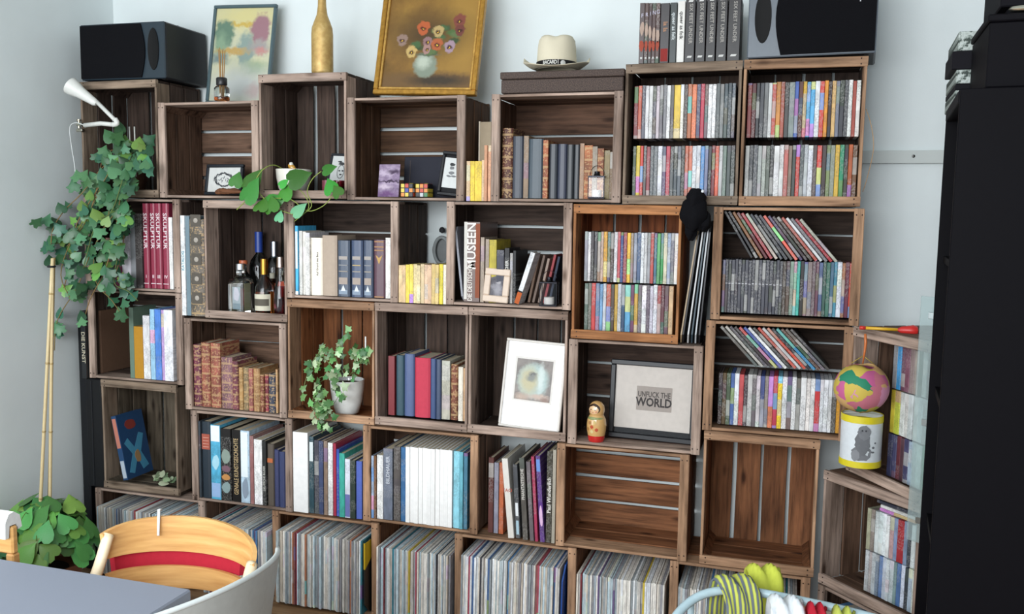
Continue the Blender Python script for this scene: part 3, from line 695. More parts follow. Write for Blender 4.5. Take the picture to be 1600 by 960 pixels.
# C0
books([(201, 208, 481, '#6a8070', SATIN), (208, 222, 511, '#b88528', MATTE), (222, 232.5, 494, '#e8e6e8'), (233, 240, 484, '#a0cce8'), (240.5, 250, 484, '#5488d8'), (250.5, 255.5, 485, '#c0a0d0'), (256, 269.5, 485, '#ececf0')], .0, .921, 'above the leaning blue book', 'books in the left crate above the blue book', .15, 590)
o = book((at(126.5, 540, -.03).x, -.012, .9050), .024, .2, at(130, 487, -.03).z-.905, '#26282a', 'black book with pale spine lettering beside the crate of yellow and white books', None, SATIN); o.location.x = -.1705
lettering(o, 'title_lettering', 'DIE KUNST', .026, (.012, -.0006, .14), 'down', MATTE, '#c8c0a8', 1.1)
o = book((-.127, .05, .921), .012, .2, .285, '#6b5140', 'brown cloth album leaning inside the left crate half hidden by ivy', None, MATTE)
# D0 leaning blue book
o, h = lean_book(193, 757, 172, 652, .026, .02, .17, '#22466e', 'blue art book with salmon and white spine panels leaning in the lower left crate', None, SATIN, .442)
patch(o, 'salmon_panel', rect(.003, h*.5, .023, h*.96), -.0003, MATTE, '#c07a68'); patch(o, 'white_panel', rect(.003, h*.03, .023, h*.3), -.0003, MATTE, '#b8c4d0')
def sidepatch(parent, name, pts, x, mat, col):
    vs = [(x, y, z) for y, z in pts]+[(x+.0006, y, z) for y, z in pts]; n = len(pts)
    return put(name, mesh(name, vs, [tuple(range(n, 2*n)), tuple(range(n))[::-1]]+[(i, (i+1) % n, n+(i+1) % n, n+i) for i in range(n)]), mat, parent, color=col)
sidepatch(o, 'painted_figure', [(.02, h*.55), (.045, h*.62), (.08, h*.45), (.12, h*.66), (.15, h*.62), (.115, h*.36), (.15, h*.12), (.11, h*.08), (.085, h*.28), (.05, h*.06), (.02, h*.10), (.06, h*.36)], .0261, MATTE, '#4a90b0')
sidepatch(o, 'painted_head', blob(.08, h*.82, .035, .022), .0261, MATTE, '#8a3830')
sidepatch(o, 'painted_coat', blob(.09, h*.3, .018, .03), .0268, MATTE, '#a08058')
# C1 old leather
books([(300, 312, 539, '#6d3448', L_, True), (313, 326.5, 536, '#9c5a4c', L_, True), (327.5, 342.5, 537, '#9c5a4c', L_, True), (343.5, 361, 559, '#86606a', L_, True), (362, 371, 565, '#7c4450', L_, True), (371.5, 378, 575, '#b08a58', L_, True), (378.5, 387, 575, '#8c7a5c', L_, True), (387.5, 394.5, 576, '#a0605a', L_, True), (395, 405, 576, '#a88058', L_, True), (405.5, 411.5, 586, '#8a5040', L_, True), (412, 417.5, 586, '#8c3848', L_, True), (418.5, 429, 585, '#3c4254', L_, True), (429.5, 433, 578, '#c09870', L_, True)],
      .012, .818, 'in the crate of old leather books', 'old leather bound books', .15, 640)
# C3
c3 = books([(606, 616, 557, '#7a2a30', SATIN), (617, 629.5, 556, '#34505c', SATIN, True), (630, 645.5, 554, '#54648c', SATIN, True), (647, 671, 560, '#c03e52', MATTE, True, .004, .17, 'wide crimson clothbound book among the blue ones'), (672, 680.5, 561, '#3c5078', SATIN, True), (681, 688.5, 562, '#44506a', SATIN, True), (689, 702, 564.5, '#b8b4a4'), (703, 714, 570, '#7c4836', L_, True), (715.5, 723, 574, '#e4dccc'), (723, 729.5, 576, '#c8a078')], .02, .851, 'beside the crimson clothbound book', 'books beside the crimson clothbound book', .16, 657)
# D1
d1 = books([(308, 313, 659, '#3c444c'), (313.5, 328, 660, '#2c3640', SATIN, True), (328.5, 343.5, 665, '#58b4d8', BOOKP), (344, 360, 671, '#1c1a1a', BOOKP), (361, 374.5, 673, '#1a1818', SATIN), (375, 389, 674, '#b8d0e0', BOOKP), (390, 395.5, 682, '#9a6a68'), (396, 408.5, 688, '#f0f0ee'), (409, 415, 690, '#2a2c2c'), (415.5, 426, 695, '#5c544c', SATIN, True), (427, 434, 704, '#3f4468', SATIN, True), (434.5, 444, 707, '#3c4468', SATIN, True)], .0, .415, 'in the crate of dark art books', 'dark art books above the records', .24, 790)
o, w, h = d1[1]; patch(o, 'red_label', rect(w*.08, h*.64, w*.92, h*.84), -.0004, MATTE, '#a85848')
for k in range(4): patch(o, 'label_line', rect(w*.2, h*(.67+.04*k), w*.8, h*(.675+.04*k)), -.0011, MATTE, '#d8b0a0')
o, w, h = d1[2]; patch(o, 'white_head', rect(w*.05, h*.78, w*.95, h*.99), -.0004, MATTE, '#eef2f4'); patch(o, 'pale_cloud', blob(w*.5, h*.5, w*.35, h*.10), -.0004, MATTE, '#a8d8e8'); patch(o, 'pale_water', rect(w*.05, h*.03, w*.95, h*.22), -.0004, MATTE, '#98b8e0')
o, w, h = d1[3]
for (a_, b_, c_) in ((.52, .72, '#8a9a90'), (.40, .49, '#7a5c68'), (.28, .37, '#c08a50'), (.1, .26, '#8aa0a0')): patch(o, 'picture_field', blob(w*.5, (a_+b_)/2*h, w*.42, (b_-a_)*h*.5, 10, .1), -.0004, MATTE, c_)
o, w, h = d1[4]; lettering(o, 'title_lettering', 'GENIALE KUNSTGESCHICHTE', .030, (w*.5, -.0006, h*.49), 'up', MATTE, '#b8a078', .62)
o, w, h = d1[5]; patch(o, 'white_panel', rect(w*.05, h*.36, w*.8, h*.98), -.0004, MATTE, '#e8f2f6'); patch(o, 'grey_figure', blob(w*.5, h*.2, w*.35, h*.14), -.0004, MATTE, '#8a98a8')
o, w, h = d1[8]; lettering(o, 'title_lettering', 'DEUTSCHE BILDER', .013, (w*.5, -.0006, h*.42), 'up', MATTE, '#c0c0b8')
o, w, h = d1[9]; patch(o, 'orange_band', rect(w*.1, h*.70, w*.9, h*.77), -.0004, MATTE, '#b86840')
# D2 gap
d2 = books([(458, 481, 676, '#f2f2f0', SATIN, False, .0, .26, 'thick plain white book at the left of the gap below the ivy'), (482, 489.5, 683, '#2c4a54'), (490, 497, 689, '#4a4a54'), (497.5, 504.5, 690, '#3f4a6c'), (505, 511, 690, '#8a7464'), (511.5, 519, 693, '#ececea'), (519.5, 524, 694, '#a8324a', SATIN), (524.5, 529, 703, '#3858b0'), (529.5, 538, 709, '#3fa898'), (538.5, 546.5, 718, '#dce0ec'), (547, 555, 720, '#2e3c34'), (555.5, 564.5, 722, '#5468b8', SATIN)], .0, .4065, 'in the gap below the ivy crate', 'books in the gap below the ivy', .24, 806)
o, w, h = d2[1]; patch(o, 'white_label', rect(w*.15, h*.68, w*.85, h*.93), -.0004, MATTE, '#d8e0e0')
o, w, h = d2[9]; patch(o, 'blue_foot', rect(w*.05, h*.02, w*.95, h*.4), -.0004, MATTE, '#6a70a8')
# D3
mags = [(633+i*73/11, 633+(i+1)*73/11, 699+i*.55, '#f4f4f2', SATIN) for i in range(11)]
d3 = books([(578, 583.5, 713, '#7ca4d8'), (584, 587.5, 713, '#7a5436'), (588, 597.5, 712, '#ececea'), (598, 612.5, 702, '#6c7484'), (614, 624.5, 699, '#58524f'), (625, 632.5, 700, '#3a6a98')]+mags+[(707.5, 717, 706, '#8fd0e0'), (717.5, 723, 707, '#6ab0c0'), (723.5, 729.5, 709, '#4a7c94')], .0, .4185, 'beside the white magazine block', 'books and magazines in the white block crate', .25, 815)
for i in range(6, 17): d3[i][0]['label'] = f'thick plain white magazine, {ORD[i-6]} from left in the solid white block'; d3[i][0]['category'] = 'magazine'
o, w, h = d3[3]; lettering(o, 'title_lettering', 'BILDHAUER', .022, (w*.5, -.0006, h*.7), 'up', MATTE, '#c8ccd4')
# D4
lx = [(762, 770, 716, '#5a3430'), (771, 778, 724, '#8a8a9a'), (779, 786, 724, '#b86440')]
books(lx, .03, .4065, 'left of the thick leaning book', 'art books in the gap with the purple spine', .2, 835)
o, h = lean_book(794, 840, 784, 717, .024, .0, .24, '#dcd8d0', 'leaning thick white book with small red lettering beside the grey art books', None, SATIN, .4065)
lettering(o, 'title_lettering', 'TAO', .02, (.012, -.0006, h*.6), 'flat', MATTE, '#b05848')
d4 = []
for i, (ub, ut, vt, w_, c, y_) in enumerate(((806, 801, 726, .018, '#4a4c50', .01), (817, 811, 716, .020, '#58544e', .0), (828, 822, 722, .016, '#6c6468', .0), (836, 830, 714, .012, '#a83858', .0), (844, 837, 713, .018, '#5a3480', .0))):
    o, h = lean_book(ub, 843, ut, vt, w_, y_, .24, c, f'{cname(c)} art book leaning left, {ORD[i]} right of the thick white one', 'art books in the gap with the purple spine', BOOKP, .4065); d4.append((o, w_, h))
o, w, h = d4[4]; patch(o, 'pink_glow', blob(w*.5, h*.30, w*.35, h*.13), -.0004, MATTE, '#dcb8d8'); patch(o, 'blue_head', rect(w*.1, h*.82, w*.9, h*.96), -.0004, MATTE, '#6a90d0')
o, w, h = d4[0]; patch(o, 'white_label', rect(w*.2, h*.30, w*.8, h*.48), -.0004, MATTE, '#e0e4e6'); patch(o, 'pale_foot', rect(w*.2, h*.05, w*.8, h*.24), -.0004, MATTE, '#a8c4d0')
o, w, h = d4[1]; lettering(o, 'title_lettering', 'PHANTASTISCHE', .016, (w*.5, -.0006, h*.68), 'up', MATTE, '#d0ccc4')
d5 = books([(853, 861.5, 706, '#3c382c'), (862, 867.5, 704, '#a8a294', SATIN)], .0, .4065, 'beside the wide empty crate', 'art books in the gap with the purple spine', .24, 848)
o, w, h = d5[0]; o['label'] = 'dark olive book with white script lettering near the empty wide crate'; lettering(o, 'title_lettering', 'Paul Wunderlich', .021, (w*.5, -.0006, h*.52), 'up', MATTE, '#e8e4dc')

# ---- records ----
LPC = P_('e8e4dc d8d4cc c0bcb6 f0ece4 a4b0b8 c4d8e0 b8b0a8 e4dcd0 94949a ecf0f2 c0ccd0 d4c8b8 9ca4a8 e4e8ec')
LPA = P_('a85060 5f90c0 4a6a98 7a3038 c8b040 6a5a80 3a3c44 3c8090 b87858 28282c 8c5050')
lpme = bev_box(.0062, .315, .313, .0012)
def lps(x0, x1, Y, z, place, group, n=None, lean=.0, h=.313, frame=None, rz=0, accents=.16, stuff=False):
    n = n or int((x1-x0)/.0068); step = (x1-x0)/n; obs = []
    for i in range(n):
        c = R.choice(LPA) if R.random() < accents else R.choice(LPC)
        w = step*R.uniform(.78, .97); yy = R.uniform(0, .012); x = x0+i*step
        loc = frame(x, Y+yy, z) if frame else (x, Y+yy, z)
        o = put('record_sleeve', lpme, RECP, None, loc, (0, lean, rz), vary(c, .12), (w/.0062, 1, (h+R.uniform(-.003, .002))/.313))
        tag(o, f'{cname(c)} record sleeve, {ordn2(i)} from left, {place}', 'record', group); obs.append(o)
    if stuff:
        import bmesh
        bm = bmesh.new()
        for o in obs:
            t = bmesh.new(); t.from_mesh(o.data); o.rotation_mode = 'XYZ'
            M = Matrix.LocRotScale(o.location, o.rotation_euler, o.scale); t.transform(M)
            tmp = bpy.data.meshes.new('t'); t.to_mesh(tmp); t.free(); bm.from_mesh(tmp); bpy.data.meshes.remove(tmp)
        me = bpy.data.meshes.new('record_sleeves'); 
        lay = bm.loops.layers.float_color.new('tone')
        nf = len(obs[0].data.polygons)
        bm.faces.ensure_lookup_table()
        for k, f in enumerate(bm.faces):
            c = obs[k//nf].color
            for lp_ in f.loops: lp_[lay] = c
        bm.to_mesh(me); bm.free()
        for o in obs: bpy.data.objects.remove(o)
        q = N('record_card', .6, .3); a = q.n('ShaderNodeVertexColor', layer_name='tone'); q.base(a.outputs[0]); me.materials.append(q.m)
        o = bpy.data.objects.new('record_sleeves', me); COL.objects.link(o)
        tag(o, f'tight rows of record sleeves {place}', 'record', None, 'stuff'); return [o]
    return obs
lps(-.095, .410, -.040, .014, 'in the bottom bays at the far left', None, 80, stuff=True)
lps(.455, .780, -.035, .0, 'gap behind bentwood chair', 'records behind the bentwood chair', 46)
lps(.822, 1.222, -.042, .014, 'crate beside shell chair', 'records in the bottom crate right of the shell chair', 52, .010)
lps(1.288, 1.605, -.035, .0, 'below white magazine block', 'records below the white magazine block', 43, .006)
lps(1.652, 2.054, -.042, .014, 'below purple spined book', 'records below the purple spined book', 50, .012)
lps(2.122, 2.455, -.035, .0, 'below wide empty crate', 'records below the wide empty crate', 45, .0)
lps(2.504, 2.922, -.042, .014, 'behind drying rack', 'records behind the drying rack', 50, .0, .300)
lps(.040, .360, -.042, .014, 'in angled bottom crate', 'records in the angled bottom crate', 14, .0, .31, f0, a0)
o = put('record_sleeve', bev_box(.006, .315, .313), SATIN, None, (2.062, -.042, .014), (0, .012, 0), '#1e4a94'); tag(o, 'deep blue record sleeve at the right end below the purple spined book', 'record')
o = put('record_sleeve', bev_box(.006, .315, .313), SATIN, None, (1.2355, -.042, .014), (0, .0, 0), '#24211f'); tag(o, 'black record sleeve with a yellow corner beside the bottom crate post', 'record')
sidepatch(o, 'yellow_corner', [(0, .20), (.07, .24), (.12, .311), (0, .311)], .0061, MATTE, '#c8a820')
patch(o, 'yellow_edge', rect(0, .2, .006, .311), -.0003, MATTE, '#c8a820')
# records leaning between orange brown crate and the disc crate
for i, (ub, ut, vt, c) in enumerate(((1061, 1089, 361, '#a08a6c'), (1064, 1093, 352, '#201e20'), (1072, 1099, 348, '#c8c8c8'), (1078, 1103, 347, '#3a4a54'), (1084, 1107, 346, '#b8bcc0'), (1090, 1110, 348, '#1c1c20'))):
    b = at(ub, 538, .0); t = at(ut, vt, .0); a = math.atan2(t.x-b.x, t.z-1.21)
    o = put('record_sleeve', bev_box(.005, .2, .40), SATIN, None, (b.x, .0, 1.2115), (0, a, 0), c, (1, 1, (t.z-1.21)/math.cos(a)/.40))
    tag(o, f'tall {cname(c)} folder leaning right, {ORD[i]} from left under black cloth', 'folder', 'folders leaning in the narrow gap')

# boxed series on top
zt = 2.2105
xs = [(999, 1007, '#4a3c3c'), (1007, 1013, '#54423e'), (1013, 1018.5, '#4c3c3c'), (1018.5, 1024.5, '#503e3c'), (1024.5, 1031, '#5a4440')]
for i, (u0, u1, c) in enumerate(xs):
    a = at(u0, 50, .02); b = at(u1, 50, .02); h = at(u0, 5, .02).z-zt
    o = put('disc_box', disc_mesh(round(b.x-a.x-.0006, 4), .135, .19), SATIN, None, (a.x, .02, zt), (0, 0, 0), c, (1, 1, h/.19))
    tag(o, f'narrow dark disc box with face artwork, {ORD[i]} from left on the shelf top', 'disc box', 'narrow disc boxes with face artwork')
    w = b.x-a.x
    patch(o, 'pale_artwork', blob(w*.5, .11-.006*i, w*.42, .022, 8, .2), -.0004, MATTE, '#b09a8c'); patch(o, 'red_artwork', blob(w*.5, .055, w*.45, .018, 8, .2), -.0004, MATTE, '#a04a38')
    lettering(o, 'spine_letter', 'FRINGE'[i], .017, (w*.5, -.0005, .15+.003*i), 'flat', MATTE, '#b8b4c4'); patch(o, 'spine_foot_mark', rect(w*.3, .014, w*.7, .020), -.0004, MATTE, '#c8c8c4')
def seriesbox(u0, u1, c, tcol, txt, label, size, red=False, top=3, marks=False):
    a = at(u0, 50, .02); b = at(u1, 50, .02); h = at((u0+u1)/2, top, .02).z-zt; w = b.x-a.x-.001
    o = put('disc_box', disc_mesh(round(w, 4), .14, .19), SATIN, None, (a.x, .02, zt), (0, 0, 0), c, (1, 1, h/.19)); tag(o, label, 'disc box', 'boxed series on the shelf top')
    if txt: lettering(o, 'title_lettering', txt, size, (w*.55, -.0006, .115), 'down', MATTE, tcol, .95)
    if red: patch(o, 'red_foot', rect(w*.1, .004, w*.9, .045), -.0004, MATTE, '#8c2a26')
    if marks:
        for z_ in (.012, .180): patch(o, 'white_mark', [(w*.25, z_), (w*.7, z_), (w*.78, z_+.006), (w*.33, z_+.006)], -.0004, MATTE, '#d0d0cc')
seriesbox(1031.5, 1046, '#2c2628', '#b08468', 'la la', 'dark disc box with tan script and red foot on the shelf top', .022, True, 5)
seriesbox(1046.5, 1057.5, '#26302f', '#d0d8d8', 'queer as folk', 'dark green disc box with white lettering on the shelf top', .0175, False, 4)
seriesbox(1058, 1070, '#d8d6d0', '#2a2828', 'queer as folk', 'white disc box with black lettering on the shelf top', .0175, False, 2)
ux = [1070.5, 1087, 1103.5, 1119.5, 1137, 1158]
for i in range(5): seriesbox(ux[i], ux[i+1]-.8, '#151012', '#a8a49e', 'SIX FEET UNDER', f'black series box with grey capitals, {ORD[i]} of five beside the right loudspeaker', .0172, False, -2-i, True)

# ---------------- loudspeakers ----------------
def speaker(loc, w, h, d, rz, label, port_left):
    g = empty('loudspeaker', loc, rz, label, 'loudspeaker')
    box('cabinet_body', (0, .012, 0), (w, d, h), PLAST, '#17171b', g, .006)
    pts = []
    bw = w*.72; x0 = w*.27 if port_left else .004; x1 = w-.004 if port_left else w*.73
    cx = x0 if port_left else x1
    fr = prism([(.0, .0), (w, .0), (w, h), (0, h)], .014, axis='y')
    box('front_baffle', (0, .004, 0), (w, .0135, h), SATIN, '#5c656e' if port_left else '#26333c', g, .004)
    edge = [(cx, .012)]
    n = 9
    for i in range(n): t = i/(n-1); b = math.sin(t*PI)*.02; edge.append((cx+(b if port_left else -b)*(1 if port_left else -1)*(-1 if port_left else 1)*-1 if False else cx+(-b if port_left else b)*-1*(-1), .006+t*(h-.012)))
    edge = edge[1:]
    other = (x1 if port_left else x0)
    pl = [(other, .006)]+[(x, z) for x, z in (edge if port_left else edge)]+[(other, h-.006)]
    patch(g, 'fabric_grille', pl, .004, CLOTH, '#0b0b0f', .006)
    px = w*.12 if port_left else w*.87
    pr = put('bass_port', lathe([(.046, .0), (.045, .0022), (.041, .0014), (.0, .0012)], 24), MATTE, g, (px, .0025, h*.52), (PI/2, 0, 0), '#060607', (.6, 1.9, 1))
    box('top_seam', (0, .10, h), (w, .102, h+.0008), MATTE, '#0c0c0e', g, .0003)
    for fx in (.03, w-.03):
        for fy in (.04, d-.04): put('rubber_foot', lathe([(.009, 0), (.008, -.0025)], 8), MATTE, g, (fx, fy, 0), (0, 0, 0), '#0a0a0a')
    return g
speaker((-.132, .0, 2.2155), .425, .235, .30, 0.02, 'black loudspeaker lying on its side on the upright crate at the top left', False)
sp = speaker((2.668, -.002, 2.2125), .412, .26, .27, -.07, 'black loudspeaker lying on its side above the top right crate', True)
patch(sp, 'badge', rect(.355, .165, .3585, .190), -.0022, MATTE, '#c8c8c8')

# ---------------- pictures and frames ----------------
def frame(cx, z, w, h, lean, y, rz, bw, fcol, label, fmat=SATIN, mat_col='#e8e6e0', depth=.018, cat='picture frame', roll=0, mount=0, name='picture_frame', group=None):
    """frame standing at (cx,y,z) bottom centre; leans back by lean"""
    g = empty(name, (cx, y, z+depth*math.sin(lean)+w/2*abs(math.sin(roll))), rz, label, cat, group, -lean, roll)
    for nm, lo, hi in (('frame_rail', (-w/2, 0, 0), (w/2, depth, bw)), ('frame_rail', (-w/2, 0, h-bw), (w/2, depth, h)), ('frame_rail', (-w/2, 0, bw), (-w/2+bw, depth, h-bw)), ('frame_rail', (w/2-bw, 0, bw), (w/2, depth, h-bw))):
        box(nm, lo, hi, fmat, fcol, g, min(.003, bw*.25))
    return g
# watercolour in a grey green frame, top left
tl, tr, bl = at(333, 12, .24), at(437, 8, .24), at(318, 158, .15)
WC = paint('watercolour', [(.25, '#b4b8a6'), (.5, '#c6c6a8'), (.7, '#cfc8a0')], [(0, .39, .16, .05, '#d2c88e', .7), (0, .35, .10, .010, '#c8ac58', .5), (-.10, .31, .050, .062, '#64806c', .2), (-.11, .26, .03, .05, '#86a084', .5), (.085, .33, .048, .065, '#9c747c', .18), (.020, .24, .042, .075, '#8a9c94', .22), (.09, .25, .05, .03, '#a09a98', .5), (.10, .235, .03, .014, '#c08a84', .5), (-.05, .235, .08, .014, '#bc9c5c', .5), (.07, .16, .06, .030, '#98a888', .5), (-.11, .20, .05, .022, '#7c8c88', .5), (0, .08, .16, .07, '#bcc0bc', .6), (.08, .06, .04, .03, '#b4a4a0', .6)], 6, 9, .05, 45)
g = frame(.512, 2.1165, .318, .436, .13, .19, -.02, .014, '#4c5f64', 'watercolour landscape in a thin grey green frame behind the reed diffuser', roll=.035)
patch(g, 'painted_paper', rect(-.145, .013, .145, .422), .012, WC, '#ffffff', .003)
box('glass_pane', (-.143, .0035, .015), (.143, .005, .42), PANE, '#ffffff', g, .0004)
# gold framed pansies
q = N('gilded_wood', .33, .6); c, r = q.obj(); q.base(q.mix(1.0, c, q.ramp(q.noise(q.co(20, 20, 20), 3, 4), [(.3, (.7, .68, .6, 1)), (.7, (1.1, 1.1, 1.05, 1))]), 'MULTIPLY')); q.b.inputs['Metallic'].default_value = .55; GILT = q.m
g = frame(1.442, 2.117, .435, .43, .19, .07, 0.0, .020, '#b8893a', 'gold framed oil painting of pansies in a vase', GILT, depth=.026, roll=.035)
g.location = (1.437, .075, 2.130)
for lo, hi in (((-.197, .005, .021), (.197, .022, .031)), ((-.197, .005, .399), (.197, .022, .409)), ((-.197, .005, .031), (-.187, .022, .399)), ((.187, .005, .031), (.197, .022, .399))):
    box('inner_gilt_rail', lo, hi, GILT, '#d0a458', g, .002)
OILB = [(.05, .06, .11, .020, '#3e3428', .5), (-.01, .25, .14, .07, '#4e3c24', .8), (-.01, .12, .050, .048, '#7e8878', .12), (-.02, .135, .028, .026, '#b0b8a8', .5), (-.005, .165, .045, .006, '#5c6654', .4)]
for k in range(16): OILB.append((R.uniform(-.10, .125), R.uniform(.17, .28), .022, .012, R.choice(['#4c6438', '#5a6c44', '#3c4c30', '#46603c']), .3))
for (x, z, s_, c) in ((-.035, .272, .027, '#b05a34'), (.03, .258, .023, '#b09864'), (-.075, .175, .024, '#bca064'), (.03, .205, .025, '#a85c38'), (.085, .195, .024, '#9c8490'), (-.12, .222, .024, '#8c7468'), (-.01, .215, .020, '#8a6a6a'), (.115, .30, .026, '#7c4438'), (.12, .262, .022, '#6c3c34'), (-.01, .185, .018, '#a07c74')):
    OILB += [(x, z+s_*.3, s_, s_*.75, c, .12), (x, z-s_*.35, s_*.75, s_*.65, c, .15), (x, z-s_*.05, s_*.42, s_*.30, '#3a201c', .4), (x, z-s_*.1, s_*.12, s_*.12, '#d8b040', .3)]
OIL = paint('oil_canvas', [(.25, '#54401f'), (.45, '#7a5a2c'), (.62, '#8e6c34'), (.8, '#a8843c')], [(.15, .25, .09, .25, '#a07c3a', .8), (0, .04, .30, .055, '#6c5232', .2)]+OILB, 5, 5, .020, 70, .5)
patch(g, 'painted_canvas', rect(-.187, .031, .187, .399), .016, OIL, '#ffffff', .002)
# A2 frame
g = frame(.475, 1.7285, .20, .135, .16, .13, -.10, .014, '#22262c', 'dark framed line drawing of an oval scene beside the driftwood')
patch(g, 'drawing_paper', rect(-.087, .013, .087, .122), .010, MATTE, '#d4d4d0', .002)
for k in range(46):
    a = k*2*PI/46*1.0; rr_ = .75+.25*R.random()
    x, z = math.cos(a)*.055*rr_, .068+math.sin(a)*.030*rr_
    patch(g, 'ink_stroke', blob(x, z, .010, .0022, 6, .2, a+PI/2+R.uniform(-.5, .5)), .0074, MATTE, '#4a4c50')
for k in range(14): patch(g, 'ink_stroke', blob(R.uniform(-.03, .03), .068+R.uniform(-.008, .012), .007, .0016, 6, .2, R.uniform(0, 3)), .0074, MATTE, '#7a7c80')
o = put('driftwood', tube(smoothpath([(.0, 0, .012), (.03, .005, .018), (.065, -.004, .016), (.10, .004, .019), (.145, 0, .014)], 4), [.006, .010, .012, .014, .012, .015, .012, .014, .010, .013, .011, .012, .013, .011, .009, .006, .004], 8), WOOD, None, (.505, .045, 1.7275), (0, 0, -.15), '#8a5f44')
tag(o, 'short piece of brown driftwood lying in front of the oval drawing', 'driftwood')
# A3 frame, bowl, bird, glasses
g = frame(.99, 1.7655, .118, .155, .26, .155, -.12, .010, '#1e2228', 'small dark framed portrait drawing behind the pothos leaves', roll=.04)
g.location = (1.045, .10, 1.757)
patch(g, 'drawing_paper', rect(-.050, .009, .050, .146), .008, MATTE, '#c9cbc9', .002)
for k in range(30):
    a = k/30*2*PI; patch(g, 'ink_stroke', blob(math.cos(a)*.016, .078+math.sin(a)*.028, .006, .0014, 6, .2, a+PI/2), .0054, MATTE, '#8a8c8c')
for (x, z, a_, b_) in ((0, .112, .016, .006), (-.006, .082, .005, .003), (.009, .082, .005, .003), (.002, .066, .006, .003), (-.01, .12, .01, .004)): patch(g, 'ink_shape', blob(x, z, a_, b_, 9, .2), .0054, MATTE, '#3c3e40')
BX, BZ = at(455, 300, .07).x, 1.7305
pot1 = empty('white_bowl', (BX, .09, BZ), 0, 'smooth cream white bowl with rounded base inside the crate below the gold bottle', 'bowl')
put('bowl_body', lathe([(.035, 0), (.052, .006), (.062, .03), (.070, .07), (.073, .108), (.070, .108), (.066, .075), (.055, .02), (.0, .012)], 32), GLOSS, pot1, color='#e6e2d6')
put('potting_soil', lathe([(.066, .092), (.03, .098), (0, .1)], 20), MATTE, pot1, color='#2e241c')
bird = empty('bird_figurine', (BX+.008, .07, BZ+.1015), .2, 'tiny white and yellow bird figurine perched on the cream bowl', 'figurine')
put('bird_body', lathe([(0, -.012), (.008, -.010), (.0125, 0), (.0115, .010), (.007, .017), (0, .020)], 14), GLOSS, bird, (0, 0, .012), (0, -.9, 0), '#c8953a', (1, .9, 1.15))
put('bird_head', lathe([(0, -.010), (.008, -.006), (.0095, .001), (.007, .008), (0, .0105)], 14), GLOSS, bird, (-.006, 0, .024), (0, 0, 0), '#dcdcd2', (1, 1, 1.2))
put('bird_beak', lathe([(.002, 0), (0, .005)], 6), GLOSS, bird, (-.0155, 0, .025), (0, -PI/2, 0), '#c89040')
for (x, y, rr_, lb) in ((at(511, 300, .04).x, .04, .020, 'small pink wine red candle glass in front of the small portrait drawing'), (at(528, 296, .05).x, .06, .023, 'dark wine red candle glass beside the pink one, under the gold bottle')):
    gl = empty('candle_glass', (x, y, 1.7305), 0, lb, 'candle glass')
    put('glass_cup', lathe([(rr_*.8, 0), (rr_, .004), (rr_, .062), (rr_*.93, .062), (rr_*.9, .006), (0, .005)], 20), SATIN if rr_ < .021 else WINE, gl, color='#7a3a46')
    put('candle', lathe([(rr_*.85, 0), (rr_*.85, .03), (0, .032)], 14), MATTE, gl, (0, 0, .0065), color='#6a2430')
# A4 items
o = box('art_postcard', (0, 0, 0), (.094, .003, .130), paint('purple_cloudscape', [(.3, '#6a5870'), (.5, '#8c7a94'), (.7, '#b0a0b4')], [(.03, .095, .04, .012, '#b8a8bc', .5), (.07, .10, .03, .008, '#4a3a50', .5), (.05, .062, .06, .004, '#3e3044', .4), (.03, .04, .03, .008, '#c0b0c0', .6), (.04, .01, .05, .012, '#6a4a74', .6)], 20, 40, .03, 60), '#ffffff', None, .0005)
o.location = (at(590, 309, .05).x, .05, 1.7285); o.rotation_euler = (-.12, 0, -.08); tag(o, 'purple painted seascape card leaning in the crate below the gold frame', 'picture card')
CUBEC = {'y': '#d8c040', 'o': '#d88428', 'r': '#c03c28', 'b': '#2c3c98', 'g': '#3c7a4c', 'w': '#b8bcc0', 'k': '#14141a'}
def puzzle(x, y, z, rz, label, faces, s=.0185):
    g = empty('puzzle_cube', (x, y, z), rz, label, 'puzzle cube', 'coloured puzzle cubes')
    box('core', (0, 0, 0), (3*s, 3*s, 3*s), PLAST, '#0c0c10', g, .002)
    for i in range(3):
        for j in range(3):
            box('sticker', (i*s+.0015, -.0008, j*s+.0015), ((i+1)*s-.0015, .0002, (j+1)*s-.0015), SATIN, CUBEC[faces[0][j][i]], g, .0004)
            box('sticker', (3*s-.0002, i*s+.0015, j*s+.0015), (3*s+.0008, (i+1)*s-.0015, (j+1)*s-.0015), SATIN, CUBEC[faces[1][j][i]], g, .0004)
            box('sticker', (i*s+.0015, j*s+.0015, 3*s-.0002), ((i+1)*s-.0015, (j+1)*s-.0015, 3*s+.0008), SATIN, CUBEC['kry'[(i+j) % 3]], g, .0004)
    return g
cx_ = at(626, 309, .03).x
puzzle(cx_, .03, 1.7285, .0, 'left colourful puzzle cube with orange and blue tiles', (('oyk', 'ybo', 'yrk'), ('rog', 'wog', 'kyo')), .0175)
puzzle(cx_+.0565, .045, 1.7285, .0, 'right colourful puzzle cube beside the dark picture', (('kwg', 'oro', 'yor'), ('yyy', 'yyy', 'kkk')), .0175)
o = empty('dark_picture', (at(672, 309, .12).x, .13, 1.7285), -.03, 'dark blue black canvas with a small yellow moon behind the puzzle cubes', 'picture', None, -.1)
box('canvas_block', (-.125, 0, 0), (.125, .015, .165), MATTE, '#22232e', o, .002); patch(o, 'yellow_moon', blob(.055, .112, .012, .011, 14, .05), -.0003, MATTE, '#b89a50'); patch(o, 'dark_stripe', rect(-.10, .02, -.095, .15), -.0003, MATTE, '#3a3436')
g = frame(at(701, 309, .03).x-.016, 1.7285, .098, .175, .14, .055, -.12, .014, '#16161a', 'narrow black framed portrait drawing at the right of the puzzle cubes', roll=.09)
